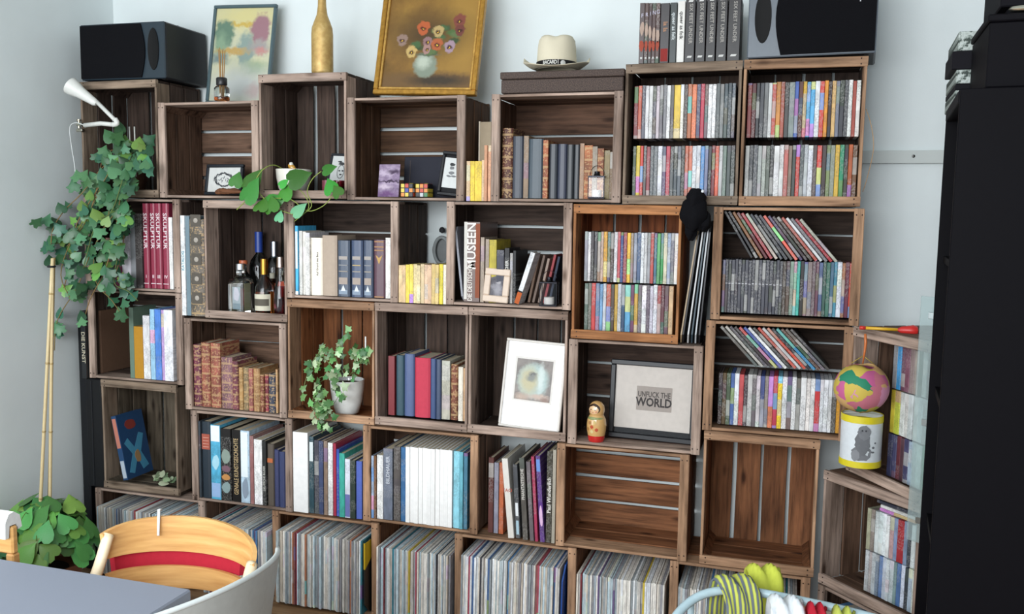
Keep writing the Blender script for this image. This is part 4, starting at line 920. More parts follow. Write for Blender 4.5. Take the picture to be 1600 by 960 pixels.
patch(g, 'drawing_paper', rect(-.037, .032, .037, .150), .008, MATTE, '#d0d2d0', .002); box('mount', (-.036, .009, .013), (.036, .014, .162), MATTE, '#101014', g, .0005)
for (x, z, a_, b_) in ((0, .125, .011, .009), (0, .11, .009, .010), (-.005, .112, .003, .002), (.006, .112, .003, .002), (0, .09, .012, .009), (-.01, .078, .010, .006), (.012, .078, .010, .006)): patch(g, 'ink_shape', blob(x, z, a_, b_*.7, 9, .25), .0054, MATTE, '#3a3c3e' if z > .115 else '#7c7e80')
o = put('white_cup', lathe([(.016, 0), (.0185, .05), (.0165, .05), (.0145, .004), (0, .003)], 18), GLOSS, None, (at(700, 250, .2).x, .235, 1.845), color='#b4b0a8'); tag(o, 'small pale cup behind the narrow black framed portrait', 'cup')
o2 = box('cup_block', (0, 0, 0), (.06, .05, .116), WOOD, '#2e2622'); o2.location = (at(700, 250, .2).x-.03, .21, 1.7285); tag(o2, 'dark wooden block carrying the small pale cup', 'wooden block')
# lanterns
def lantern(x, y, z, rz, s, label):
    g = empty('candle_lantern', (x, y, z), rz, label, 'lantern'); w, h = .062*s, .085*s
    box('lantern_base', (-w/2, -w/2, 0), (w/2, w/2, .006), METAL, '#26262a', g, .001); box('lantern_roof', (-w/2, -w/2, h-.006), (w/2, w/2, h), METAL, '#2c2c30', g, .001)
    for sx_ in (-1, 1):
        for sy_ in (-1, 1): box('corner_post', (sx_*w/2-.003 if sx_ > 0 else -w/2, sy_*w/2-.003 if sy_ > 0 else -w/2, .006), (sx_*w/2 if sx_ > 0 else -w/2+.003, sy_*w/2 if sy_ > 0 else -w/2+.003, h-.006), METAL, '#26262a', g, .0005)
    box('glass_pane', (-w/2+.003, -w/2+.0008, .006), (w/2-.003, -w/2+.002, h-.006), PANE, '#ffffff', g, .0003); box('glass_pane', (w/2-.002, -w/2+.003, .006), (w/2-.0008, w/2-.003, h-.006), PANE, '#ffffff', g, .0003)
    put('candle', lathe([(.018*s, 0), (.018*s, .026), (.004, .026), (0, .025)], 14), MATTE, g, (0, 0, .0065), color='#c8c4c0')
    put('roof_cap', lathe([(.014, 0), (.010, .008), (.010, .016), (0, .018)], 12), METAL, g, (0, 0, h), color='#2a2a2e')
    put('wire_handle', tube([(w*.42*math.cos(a), 0, h+.004+w*.55*math.sin(a)) for a in [PI*i/10 for i in range(11)]], .0011, 5), METAL, g, color='#2a2a2e')
    return g
lantern(at(930, 312, -.005).x, .018, 1.7285, .12, .98, 'small square black metal lantern in front of the old cloth books')
lantern(at(856, 474, -.005).x, .012, 1.3265, .12, 1.08, 'square metal lantern with wire handle at the right of the museum book crate')
# cream photo frame
g = frame(at(772, 474, -.0).x, 1.3265, .104, .130, .12, .006, -.04, .026, '#cdb8a4', 'cream photo frame with a small grey photograph beside the museum book', depth=.012, roll=.05)
patch(g, 'photograph', rect(-.027, .024, .027, .106), .008, paint('grey_photo', [(.3, '#4a484e'), (.6, '#66646a')], [(.004, .05, .016, .024, '#98969c', .5), (.006, .078, .007, .009, '#a8a4a8', .4), (-.012, .06, .012, .008, '#8c8a90', .5)], 30, 40, .02, 120), '#ffffff', .002)
# white framed print
g = frame(1.81, .855, .255, .348, .16, .075, -.10, .010, '#d8d2ca', 'white framed print with a dark square picture of a pale shell shape', depth=.016, roll=.03)
g.location = (at(833, 660, .03).x-.024, .04, .835)
box('mount_board', (-.119, .008, .009), (.119, .012, .339), MATTE, '#eceef0', g, .0005)
patch(g, 'bevel_line', rect(-.083, .106, .083, .281), .0079, MATTE, '#d4cfc8')
SHELL = paint('umber_print', [(.3, '#4c4440'), (.6, '#7a7068'), (.8, '#8c8074')], [(-.002, .190, .062, .066, '#9ab0ac', .15), (-.018, .190, .036, .050, '#b0a880', .4), (.03, .20, .012, .05, '#c0ccc8', .5), (-.004, .215, .016, .010, '#4a4a46', .3), (-.01, .20, .02, .012, '#6c7068', .5), (-.04, .125, .03, .012, '#a8907e', .5), (.03, .130, .04, .010, '#b49c8c', .5), (.055, .118, .016, .012, '#7c5c4c', .4)], 20, 20, .02, 90)
patch(g, 'print_ground', rect(-.075, .113, .075, .273), .0071, SHELL, '#ffffff')
box('glass_pane', (-.119, .002, .009), (.119, .0032, .339), PANE, '#ffffff', g, .0003)
# black framed poster
g = frame(at(1013, 682, .05).x, 0.8485, .330, .300, .09, .075, -.06, .020, '#17181c', 'black framed poster with bold block lettering', depth=.022)
g.location = (2.367, .085, .8225)
box('poster_paper', (-.146, .010, .040), (.146, .014, .281), MATTE, '#cbc3bb', g, .0005)
box('black_mount', (-.147, .014, .019), (.147, .017, .282), MATTE, '#141416', g, .0005)
patch(g, 'grey_print_block', rect(-.062, .112, .073, .204), .0098, MATTE, '#a0968e')
lettering(g, 'poster_lettering', 'UNFUCK THE', .029, (.005, .0088, .173), 'flat', MATTE, '#4a423e', .70, bold=.022); lettering(g, 'poster_lettering', 'WORLD', .045, (.005, .0088, .143), 'flat', MATTE, '#332c2a', .82, bold=.03)
box('glass_pane', (-.146, .004, .021), (.146, .0052, .280), PANE, '#ffffff', g, .0003)
# nesting doll
g = empty('nesting_doll', (at(929, 688, .0).x, .03, .8185), -.3, 'painted wooden nesting doll with red base in front of the black framed poster', 'nesting doll')
prof = [(.028, 0), (.031, .006), (.0325, .02)]
put('doll_base', lathe(prof+[(.033, .024)], 28), GLOSS, g, color='#c02a28')
put('doll_body', lathe([(.033, .0242), (.037, .045), (.0375, .065), (.035, .085), (.0285, .098), (.026, .102)], 28), GLOSS, g, color='#cfa468')
put('doll_head', lathe([(.026, .1022), (.029, .112), (.030, .124), (.027, .138), (.018, .149), (.008, .153), (0, .154)], 28), GLOSS, g, color='#cda066')
def ondoll(name, a0, a1, z0, z1, prof_, col, off=.0007, n=8):
    def rad(z):
        for (r0, p0), (r1, p1) in zip(prof_, prof_[1:]):
            if p0 <= z <= p1: return r0+(r1-r0)*(z-p0)/(p1-p0)
        return prof_[-1][0]
    vs = []; fs = []
    for j in range(n+1):
        t = -1+2*j/n; z = (z0+z1)/2+(z1-z0)/2*t; ww = math.sqrt(max(0, 1-t*t*.98))
        for i in range(n+1):
            a = (a0+a1)/2+(a1-a0)/2*(-1+2*i/n)*ww; r_ = rad(z)+off; vs.append((r_*math.cos(a), r_*math.sin(a), z))
    for j in range(n):
        for i in range(n): k = j*(n+1)+i; fs.append((k, k+1, k+n+2, k+n+1))
    return put(name, mesh(name, vs, fs, True), GLOSS, g, color=col)
HP = [(.026, .1022), (.029, .112), (.030, .124), (.027, .138), (.018, .149)]; BP = [(.033, .0242), (.037, .045), (.0375, .065), (.035, .085), (.0285, .098)]
F_ = -PI/2
ondoll('painted_hair', F_-.95, F_+.95, .108, .147, HP, '#3c2a1e'); ondoll('painted_face', F_-.72, F_+.72, .107, .139, HP, '#e0b88c', .0013)
for s in (-1, 1): ondoll('painted_eye', F_+s*.28-.1, F_+s*.28+.1, .123, .127, HP, '#2c2420', .0019, 4); ondoll('painted_cheek', F_+s*.42-.13, F_+s*.42+.13, .114, .120, HP, '#d08a70', .0019, 4)
ondoll('painted_mouth', F_-.1, F_+.1, .1125, .1145, HP, '#b83028', .0019, 4)
for (a, z) in ((-.5, .05), (.5, .05), (0, .06), (-.25, .075), (.3, .078), (0, .042)): ondoll('painted_flower', F_+a-.18, F_+a+.18, z-.007, z+.007, BP, R.choice(['#c8b070', '#a87848', '#d8c890', '#b85038']), .0008, 4)
ondoll('painted_scarf', F_-1.3, F_+1.3, .086, .097, BP, '#8c9460', .0007, 6)

# ---------------- bottles ----------------
def bottle(x, y, z, prof, glassm, label, liquid=None, cap=None, lab=None, n=20, group='liquor bottles', name='liquor_bottle', sq=None):
    g = empty(name, (x, y, z), 0, label, 'bottle', group)
    put('glass_body', lathe(prof, n if not sq else 4, False), glassm, g, rot=(0, 0, PI/4 if sq else 0), scale=(1, sq or 1, 1))
    if liquid: put('liquor', lathe([(r_*.90, z_+.003) for r_, z_ in prof if z_ <= liquid[0]]+[(prof[1][0]*.88, liquid[0]), (0, liquid[0])], n if not sq else 4, False), liquid[1], g, rot=(0, 0, PI/4 if sq else 0), color=liquid[2] if len(liquid) > 2 else None, scale=(1, sq or 1, 1))
    if cap: put('cap', lathe([(cap[0], 0), (cap[0], cap[2]-cap[1]), (cap[0]*.8, cap[2]-cap[1]+.001), (0, cap[2]-cap[1]+.001)], 18), cap[4] if len(cap) > 4 else SATIN, g, (0, 0, cap[1]), color=cap[3])
    if lab:
        r_, z0, z1, c, mt = lab; vs = []; fs = []
        for k in range(11):
            a = -PI/2+(-1.2+2.4*k/10); vs += [(r_*math.cos(a), r_*math.sin(a), z0), (r_*math.cos(a), r_*math.sin(a), z1)]
        fs = [(2*k, 2*k+2, 2*k+3, 2*k+1) for k in range(10)]
        lb = put('paper_label', mesh('label', vs, fs, True), MATTE, g, color=c)
        if mt:
            vs2 = []
            for k in range(11):
                a = -PI/2+(-1.0+2.0*k/10); vs2 += [((r_+.0006)*math.cos(a), (r_+.0006)*math.sin(a), z0+(z1-z0)*.30), ((r_+.0006)*math.cos(a), (r_+.0006)*math.sin(a), z0+(z1-z0)*.72)]
            put('label_print', mesh('label_print', vs2, fs, True), MATTE, lb, color=mt)
    return g
zb = 1.2265
def bx(u, y): return at(u, 470, y).x
bottle(bx(368, .03), .072, zb, [(.052, 0), (.054, .01), (.054, .125), (.048, .145), (.024, .155), (.019, .165), (.019, .19), (.0205, .192)], GLASS, 'square shouldered clear bottle with white label, leftmost in the liquor crate', None, (.021, .188, .212, '#c8ccd0', METAL), None, 20, sq=.75)
g = bpy.data.objects['liquor_bottle']
patch(g, 'front_label', rect(-.022, .03, .016, .115), -.0295, MATTE, '#a8b8c0'); patch(g, 'label_arch', blob(-.003, .085, .014, .03), -.0303, MATTE, '#dcd8e4'); patch(g, 'label_foot', rect(-.020, .02, .014, .045), -.0303, MATTE, '#6a8a9a')
box('side_label', (.0285, -.022, .012), (.0295, .022, .13), MATTE, '#b8b494', g, .0002)
bottle(bx(376, .13), .155, zb, [(.036, 0), (.039, .01), (.039, .13), (.03, .155), (.014, .175), (.013, .2), (.014, .202)], GREENGLASS, 'dark squat bottle with an orange stopper behind the square clear bottle', None, (.018, .205, .222, '#b8603c', SATIN), (.0395, .03, .10, '#6a3838', None))
bottle(bx(398, .2), .239, zb, [(.04, 0), (.042, .01), (.042, .19), (.036, .22), (.014, .25), (.0135, .33)], GREENGLASS, 'tall dark bottle with a blue neck, tallest in the liquor crate', None, (.0175, .255, .345, '#203c88', SATIN), None)
bottle(bx(406, .03), .066, zb, [(.038, 0), (.040, .008), (.040, .085), (.037, .12), (.025, .15), (.014, .168), (.013, .175)], GLASS, 'clear whisky bottle with a gold neck and cream label in the crate middle', (.10, AMBER), (.0155, .172, .237, '#b8883c', METAL), (.0405, .02, .09, '#cfc8b4', '#5c564c'))
bottle(bx(424, .13), .14, zb, [(.030, 0), (.032, .01), (.032, .11), (.022, .13), (.010, .14), (.009, .155)], AMBER, 'small amber bottle with a white label behind the gold necked bottle', None, (.011, .15, .172, '#c8c4b0', SATIN), (.0325, .04, .09, '#d8dce0', None))
bottle(bx(429, .21), .215, zb, [(.036, 0), (.038, .01), (.038, .19), (.03, .22), (.015, .245), (.014, .25)], GREENGLASS, 'dark bottle with a tall silver cap behind the liquor row', None, (.0175, .235, .305, '#aab0ba', METAL), (.0385, .05, .13, '#2a2a30', None))
bottle(bx(436, .04), .055, zb, [(.026, 0), (.029, .012), (.031, .06), (.026, .12), (.018, .15), (.0135, .19), (.013, .21)], GLASS, 'slim bottle with a silver and red neck at the right of the liquor crate', (.12, WINE), (.0155, .205, .248, '#b8a8a0', METAL), None)
bottle(bx(443, .15), .13, zb, [(.024, 0), (.025, .01), (.025, .14), (.012, .17), (.011, .2)], AMBER, 'red amber bottle half hidden behind the right crate post', None, (.0125, .195, .225, '#a83c2c', SATIN), (.0255, .07, .13, '#b8482c', None))

# gold bottle on top
g = empty('gold_bottle', (at(501, 110, .06).x, .075, 2.2165), 0, 'tall gold painted wine bottle standing on the upright crate', 'bottle')
q = N('gold_paint', .5, .5); q.base(q.ramp(q.noise(q.co(40, 40, 40), 1, 4), [(.3, '#b08c50'), (.6, '#c8a868'), (.8, '#d8bc84')])); q.b.inputs['Metallic'].default_value = .35; GP = q.m
put('bottle_body', lathe([(.036, 0), (.042, .004), (.0435, .012), (.0435, .16), (.041, .185), (.032, .21), (.022, .235), (.017, .27), (.0155, .32), (.015, .36)], 32, False), GP, g)
put('bottle_lip', lathe([(.0155, .36), (.018, .362), (.018, .372), (.0155, .374), (.012, .374), (.012, .30)], 24, False), GP, g)
# reed diffuser
g = empty('reed_diffuser', (at(348, 155, .06).x, .055, 2.1205), 0, 'small glass reed diffuser with black cap and wooden sticks before the watercolour', 'reed diffuser')
put('glass_jar', lathe([(.028, 0), (.031, .004), (.031, .052), (.024, .06), (.014, .064), (.013, .068)], 22, False), GLASS, g)
put('scented_oil', lathe([(.0275, .003), (.0285, .006), (.0285, .016), (0, .016)], 20), AMBER, g)
put('diffuser_cap', lathe([(.021, .064), (.0225, .067), (.0225, .092), (.019, .096), (.008, .096), (.007, .07)], 22), SATIN, g, color='#1c1a1c')
for k in range(7):
    a = k*.9; put('reed', tube([(math.cos(a)*.005, math.sin(a)*.005, .02), (math.cos(a)*.014+.004, math.sin(a)*.012, .205+.006*(k % 3))], .0016, 5), MATTE, g, color=vary('#b48a58', .15))
# dark box and straw hat
g = empty('flat_box', (at(785, 147, .0).x+.006, .012, 2.1165), 0, 'flat dark brown speckled box under the straw hat', 'box')
g.location.x = 1.779; SPK = mk_canvas('speckled_card', [(.4, '#3a302e'), (.55, '#54463f'), (.7, '#6c5c50')], 300, 300, 4, .7)
box('box_base', (0, .003, 0), (.462, .27, .050), SPK, '#ffffff', g, .003); box('box_lid', (-.004, 0, .052), (.466, .274, .078), SPK, '#ffffff', g, .003)
hx = at(866, 110, .1).x; g = empty('straw_hat', (hx, .135, 2.1965), .15, 'cream straw fedora with a black lettered band on the flat dark box', 'hat')
q = N('woven_straw', .8, .25); w1 = q.n('ShaderNodeTexWave'); w1.inputs['Scale'].default_value = 1.6; q.l(q.co(160, 160, 160), w1.inputs['Vector']); q.base(q.ramp(w1.outputs['Fac'], [(.2, '#cfc4a8'), (.8, '#ece4ce')])); q.bump(w1.outputs['Fac'], .4, .001); STRAW = q.m
def hatmesh(fun, m_, n_):
    vs = [fun(i/m_, 2*PI*j/n_) for i in range(m_+1) for j in range(n_)]
    return mesh('hat', vs, [(i*n_+j, i*n_+(j+1) % n_, (i+1)*n_+(j+1) % n_, (i+1)*n_+j) for i in range(m_) for j in range(n_)], True)
def crown(t, a):
    prof = [(1.0, .0), (.985, .04), (.95, .085), (.90, .11), (.78, .124), (.5, .122), (.2, .112), (.0, .108)]
    f = t*7; i = min(int(f), 6); k = f-i; r_ = prof[i][0]*(1-k)+prof[i+1][0]*k; z = prof[i][1]*(1-k)+prof[i+1][1]*k
    x, y = .076*r_*math.cos(a), .092*r_*math.sin(a)
    z -= .007*math.exp(-((x/.022)**2))*(1 if z > .09 else 0)*(t > .4)
    pin = 1-.16*math.exp(-((a-PI*1.5)**2)/.3)*max(0, z-.05)/.06
    return (x*pin*1.0, y*pin, z+.016)
def brim(t, a):
    r_ = 1+t*.62; x, y = .078*r_*math.cos(a), .094*r_*math.sin(a)
    lift = .030*t**1.6*abs(math.cos(a))**2-.004*t*(1 if math.sin(a) < 0 else -4)
    return (x, y, .0165+lift)
put('crown', hatmesh(crown, 14, 40), STRAW, g); bo = put('brim', hatmesh(brim, 6, 48), STRAW, g)
md = bo.modifiers.new('thick', 'SOLIDIFY'); md.thickness = .002
def bandf(t, a): return (.0785*(1-.012*t)*math.cos(a), .0945*(1-.012*t)*math.sin(a), .018+.026*t)
bd = put('hat_band', hatmesh(bandf, 2, 48), MATTE, g, color='#141214')
txt = 'BACARDÍ'
for k, ch in enumerate(txt):
    a = -PI/2-.52+k*.118; x, y = .0798*math.cos(a), .096*math.sin(a); nx, ny = math.cos(a)/.0798, math.sin(a)/.096; L2 = math.hypot(nx, ny); nx /= L2; ny /= L2
    o = lettering(bd, 'band_letter', ch, .019, (0, 0, 0), 'flat', MATTE, '#e8e6e0', .8)
    o.matrix_local = Matrix.Translation((x, y, .0335)) @ Matrix.Rotation(math.atan2(ny, nx)+PI/2, 4, 'Z') @ Matrix(((.8, 0, 0, 0), (0, 0, -1, 0), (0, 1, 0, 0), (0, 0, 0, 1)))
a = -PI/2+.42; em = put('band_emblem', lathe([(.0, .0012), (.0095, .001), (.0105, 0)], 16), MATTE, bd, color='#c8c8c4')
em.matrix_local = Matrix.Translation((.0798*math.cos(a), .0965*math.sin(a), .031)) @ Matrix.Rotation(a+PI/2+.1, 4, 'Z') @ Matrix.Rotation(PI/2, 4, 'X')

# ---------------- black boards at the left wall ----------------
o = box('black_board', (-.218, .02, 0), (-.1745, .25, at(128, 505, .02).z), PLAST, '#101216', None, .004); o['label'] = 'tall flat black case standing in the corner left of the crates'; o['category'] = 'case'
g = empty('folded_black_case', (-.171, .005, .4025), 0, 'black slim case squeezed between the tall black case and lower left crate', 'case')
box('case_shell', (0, 0, 0), (.086, .24, .500), PLAST, '#0d0e11', g, .004); box('case_rib', (.03, -.003, .01), (.036, 0, .49), PLAST, '#1a1c20', g, .001)

# ---------------- clamp lamp ----------------
g = empty('clamp_lamp', (-.126, -.012, 2.03), 0, 'white clamp lamp on the left edge of the top left crate', 'lamp')
Yl = -.06
def rel(u, v, Y): return at(u, v, Y)-Vector((-.126, -.012, 2.03))
box('clamp_jaw', (-.022, -.012, -.035), (.010, .010, -.022), METAL, '#c8c4b4', g, .003); box('clamp_jaw', (-.018, -.016, -.010), (.012, .012, .004), METAL, '#c8c4b4', g, .003)
put('clamp_screw', lathe([(.006, 0), (.006, .03), (.009, .032), (.009, .038), (0, .04)], 12), METAL, g, (-.008, -.006, -.02), color='#b8b09a')
p0, p1, p2 = rel(132, 196, Yl), rel(182, 194, Yl), rel(150, 158, Yl)
put('lower_arm', tube([p0, rel(158, 193, Yl), rel(178, 195, Yl)], .0095, 10), SATIN, g, color='#d8d8d2')
put('arm_elbow', tube(smoothpath([rel(176, 195, Yl), rel(183, 193, Yl), rel(180, 186, Yl)], 4), .0105, 10), SATIN, g, color='#d8d8d2')
put('upper_arm', tube([rel(181, 189, Yl), rel(168, 176, Yl), p2], .0085, 10), SATIN, g, color='#d8d8d2')
hd = put('lamp_shade', lathe([(.012, 0), (.020, .012), (.022, .03), (.031, .09), (.042, .125), (.046, .148), (.044, .148), (.038, .12), (.026, .07), (0, .06)], 28), SATIN, g, color='#e0e0da')
a_, b_ = rel(151, 162, Yl), rel(110, 134, Yl-.02)
hd.location = a_; hd.rotation_mode = 'QUATERNION'; hd.rotation_quaternion = (b_-a_).to_track_quat('Z', 'Y'); hd.scale = (.82, .82, (b_-a_).length/.148)
bl_ = put('lamp_bulb', lathe([(.01, .06), (.022, .085), (.028, .11), (.02, .132), (0, .138)], 16), GLOSS, hd, color='#d8d4c8')
put('power_cord', tube(smoothpath([p0, rel(118, 192, Yl), rel(109, 200, Yl), rel(112, 230, Yl), rel(117, 262, Yl), rel(119, 300, Yl)], 5), .0024, 6), SATIN, g, color='#c8ccca')

# ---------------- leaves ----------------
def leafmesh(kind, n=0):
    """blade in the xz plane, tip toward -z, stalk at the origin, slightly cupped"""
    if kind == 'ivy': half = [(0, 0), (.20, .16), (.46, .10), (.40, -.14), (.62, -.34), (.36, -.46), (.22, -.62), (0, -1.0)]
    elif kind == 'heart': half = [(0, 0), (.14, .13), (.36, .10), (.50, -.10), (.48, -.36), (.34, -.62), (.14, -.86), (0, -1.06)]
    else: half = [(0, 0), (.16, .06), (.30, -.12), (.36, -.38), (.28, -.66), (.12, -.88), (0, -1.0)]
    vs = []; k = len(half)
    for s_ in (-1, 1):
        for (x, z) in half: vs.append((s_*x, .22*abs(x)+.10*z*z, z))
    mid = [(0, -.02-.0+.10*z*z, z) for z in (0, -.25, -.5, -.75, -1.0)]
    fs = []
    # fan on each side about the midrib
    mi = len(vs); vs += [(0, .006, -.3), (0, .03, -.62)]
    fs = []
    def side(o, flip):
        out = []
        for i in range(k-1):
            c = mi if i < k*.5 else mi+1
            out.append((o+i, o+i+1, c))
            if i+1 == math.ceil(k*.5): out.append((o+i+1, mi+1, mi))
        return [f[::-1] if flip else f for f in out]
    fs = side(0, False)+side(k, True)
    return mesh(kind+'_leaf', vs, fs, True)
LM = {k: leafmesh(k) for k in ('ivy', 'heart', 'oval')}
for m_ in LM.values(): m_.materials.append(LEAF)
def leaf(parent, kind, p, size, face, roll, col, name='leaf', droop=0):
    """face: direction of the blade's normal; roll: spin about it"""
    f = Vector(face).normalized(); up = Vector((0, 0, 1)); x = up.cross(-f)
    x = x.normalized() if x.length > .05 else Vector((1, 0, 0)); z = x.cross(-f)*-1
    y = -f; z = x.cross(y)
    M = Matrix((x, y, z)).transposed().to_4x4() @ Matrix.Rotation(roll, 4, 'Y') @ Matrix.Rotation(droop, 4, 'X')
    M = Matrix.Translation(Vector(p)) @ M @ Matrix.Diagonal((size*R.uniform(.85, 1.1), size, size, 1))
    return put(name, LM[kind], None, parent, mw=M, color=vary(col, .2))
# hanging ivy at the left
IVX = at(205, 285, .10)
ivy = empty('trailing_ivy', (IVX.x, .12, 1.7535), 0, 'long trailing green ivy spilling from the top left crate down past the books', 'plant')
io = Vector((IVX.x, .12, 1.7535))
put('plant_pot', lathe([(.045, 0), (.058, .06), (.062, .075), (.055, .075), (.05, .06), (0, .055)], 20), MATTE, ivy, (0, 0, -.005), color='#6a4a3a')
def stem(parent, org, pts, r=.0018, col='#6a7a40', name='stem'):
    return put(name, tube(smoothpath([Vector(p)-org for p in pts], 4), r, 5), MATTE, parent, color=col)
paths = [[(200, 235), (160, 262), (130, 300), (100, 330), (82, 360), (80, 395)], [(200, 240), (170, 270), (140, 330), (110, 380), (95, 430), (112, 470)], [(205, 240), (180, 290), (165, 350), (140, 400), (120, 450), (90, 500), (85, 548)],
         [(210, 240), (190, 300), (180, 360), (165, 420), (140, 470), (130, 510)], [(210, 240), (200, 300), (195, 350), (190, 400), (170, 450)], [(200, 230), (215, 250), (230, 240), (235, 275)], [(190, 230), (150, 300), (120, 350), (115, 390), (100, 450)],
         [(205, 240), (185, 320), (150, 380), (150, 440), (175, 470), (195, 500)], [(205, 235), (165, 240), (150, 300), (135, 345), (105, 385)], [(210, 235), (195, 270), (175, 330), (150, 350), (130, 420)], [(205, 240), (188, 330), (188, 380), (178, 440), (200, 455), (215, 470)]]
def pt(u, v, y): 
    p = at(u, v, y)
    if p.x < -.19: p = at(u, v, y-(-.19-p.x)*1.0)
    return p
def onpath(pa, t):
    f = t*(len(pa)-1); i = min(int(f), len(pa)-2); k = f-i
    return pa[i][0]*(1-k)+pa[i+1][0]*k, pa[i][1]*(1-k)+pa[i+1][1]*k
for pa in paths:
    y0 = R.uniform(-.12, -.05)
    stem(ivy, io, [pt(u, v, y0 if v > 265 else .0+(.06 if v < 250 else 0)) for u, v in pa], .0022, R.choice(['#7a6a40', '#5c6c3c', '#8a7048']))
cnt = 0
for pa in paths:
    for k in range(24):
        if cnt >= 292: break
        t = (k+R.random())/24; u, v = onpath(pa, t)
        u += R.gauss(0, 12 if v < 460 else 6); v += R.gauss(0, 8)
        if v < 205 or u > 243: continue
        if u > 205 and v > 300: u -= 20
        if v < 305: u = min(u, 228)
        y = R.uniform(-.14, -.035) if v > 260 else R.uniform(-.05, .04)
        if v > 470 and R.random() < .45: continue
        face = (R.uniform(-.1, .9), -1, R.uniform(0, .8))
        leaf(ivy, 'ivy' if R.random() < .6 else 'heart', pt(u, v, y)-io, R.uniform(.040, .060), face, R.uniform(-.9, .9), R.choice(['#3c6a48', '#2e5a3c', '#4a7a54', '#34604a', '#56845c', '#6a9048']))
        cnt += 1
leaf(ivy, 'heart', pt(163, 352, -.16)-io, .042, (.3, -1, .3), .3, '#8ab070'); leaf(ivy, 'heart', pt(228, 265, -.06)-io, .06, (.5, -1, .2), .1, '#3f7a54')
for u in (203, 211): put('plant_stake', tube([pt(u, 218, .05)-io+Vector((0, 0, -.16)), pt(u-1, 198, .05)-io], .0032, 6), MATTE, ivy, color='#d0d0c8')
# golden pothos in the white bowl
po = Vector((BX, .09, BZ+.095))
pth = empty('pothos_vine', po, 0, 'bright green pothos vine trailing from the cream bowl over the bottle crate', 'plant')
Yp = -.05
stem(pth, po, [(BX-.02, .07, BZ+.10), at(428, 258, .0), at(410, 266, Yp), at(398, 285, Yp), at(392, 305, Yp), at(370, 328, Yp)], .0022, '#8a9a4c')
stem(pth, po, [at(396, 290, Yp), at(420, 318, Yp), at(447, 332, Yp), at(470, 335, Yp), at(487, 322, Yp), at(480, 300, Yp), at(488, 280, Yp), at(502, 268, Yp)], .0020, '#8a9a4c')
stem(pth, po, [at(425, 310, Yp), at(455, 312, Yp), at(480, 330, Yp), at(505, 322, Yp), at(520, 305, Yp)], .0018, '#8a9a4c')
stem(pth, po, [at(455, 285, Yp), at(476, 305, Yp), at(482, 326, Yp), at(460, 346, Yp)], .0018, '#8a9a4c')
for (u, v, sz, rl, c) in ((384, 292, .11, .55, '#3f7f36'), (382, 312, .12, .45, '#3a7a34'), (366, 290, .07, .3, '#4a863c'), (452, 282, .105, 1.15, '#34722c'), (418, 318, .085, 1.3, '#438634'), (441, 310, .085, .25, '#4a8c38'), (404, 328, .075, .1, '#488a3a'), (424, 330, .08, -.3, '#3d7f32'), (505, 266, .065, 1.2, '#3a7a30'), (518, 300, .075, -.5, '#458a36'), (458, 334, .075, .7, '#6aa07a'), (530, 305, .06, -.7, '#408632'), (434, 345, .05, .2, '#5a9a70'), (437, 290, .05, .8, '#4c9840')):
    leaf(pth, 'heart', at(u, v, Yp-.02+R.uniform(-.02, .02))-po, sz*.86, (R.uniform(-.2, .5), -1, R.uniform(.2, .7)), rl, c)
# ivy in white pot
IP = at(540, 640, .07); ip = Vector((IP.x, .085, .829))
iv2 = empty('potted_ivy', ip, 0, 'small variegated ivy in a glossy white pot in the warm brown crate', 'plant')
put('white_pot', lathe([(.042, 0), (.050, .004), (.062, .05), (.070, .11), (.072, .142), (.068, .142), (.064, .10), (.0, .02)], 36), GLOSS, iv2, color='#eceeea')
put('potting_soil', lathe([(.066, .125), (.03, .13), (0, .132)], 16), MATTE, iv2, color='#2c221a')
for pa in ([(540, 588), (525, 560), (535, 535), (540, 520)], [(530, 590), (505, 560), (485, 575), (476, 600), (470, 625)], [(525, 592), (500, 590), (490, 620), (500, 640)], [(545, 588), (565, 565), (572, 550), (578, 570)], [(520, 590), (498, 600), (488, 640), (520, 645)], [(535, 590), (515, 545), (500, 550), (485, 570)], [(550, 590), (556, 560), (548, 545)], [(520, 596), (530, 615), (515, 640), (500, 655)], [(500, 632), (505, 660), (503, 678)]):
    stem(iv2, ip, [at(u, v, .02 if v < 630 else -.03) for u, v in pa], .0014, '#7a8a58')
    for k in range(15):
        u, v = onpath(pa, R.random()); u += R.gauss(0, 6); v += R.gauss(0, 5)
        if u > 577: continue
        y = R.uniform(-.02, .05) if v < 590 else R.uniform(-.03, .0) if v < 612 else R.uniform(-.065, -.045)
        leaf(iv2, 'ivy', at(u, v, y)-ip, R.uniform(.022, .036), (R.uniform(-.6, .6), -1, R.uniform(0, .9)), R.uniform(-1.4, 1.4), R.choice(['#4a7a44', '#3c6638', '#6a9458', '#88a878', '#a8bc98', '#567c4c']))
put('plant_tag', bev_box(.006, .001, .05), MATTE, iv2, at(570, 545, .07)-ip, (0, 0, 0), '#dcdcd8')
# dried tuft in lower left crate
tp = Vector((at(255, 757, .05).x, .06, .4425)); g = empty('air_plant', tp, 0, 'pale green dried sprig lying at the right in the lower left crate', 'plant')
for k in range(16): leaf(g, 'oval', (R.uniform(-.055, .055), R.uniform(-.03, .03), R.uniform(.004, .03)), R.uniform(.03, .05), (R.uniform(-.5, .5), -.7, 1), R.uniform(-1.6, 1.6), R.choice(['#8a9c7c', '#6c8468', '#b0b8a0']))
put('stem', tube([(-.06, 0, .003), (0, .005, .010), (.055, 0, .004)], .003, 5), MATTE, g, color='#7a8468')
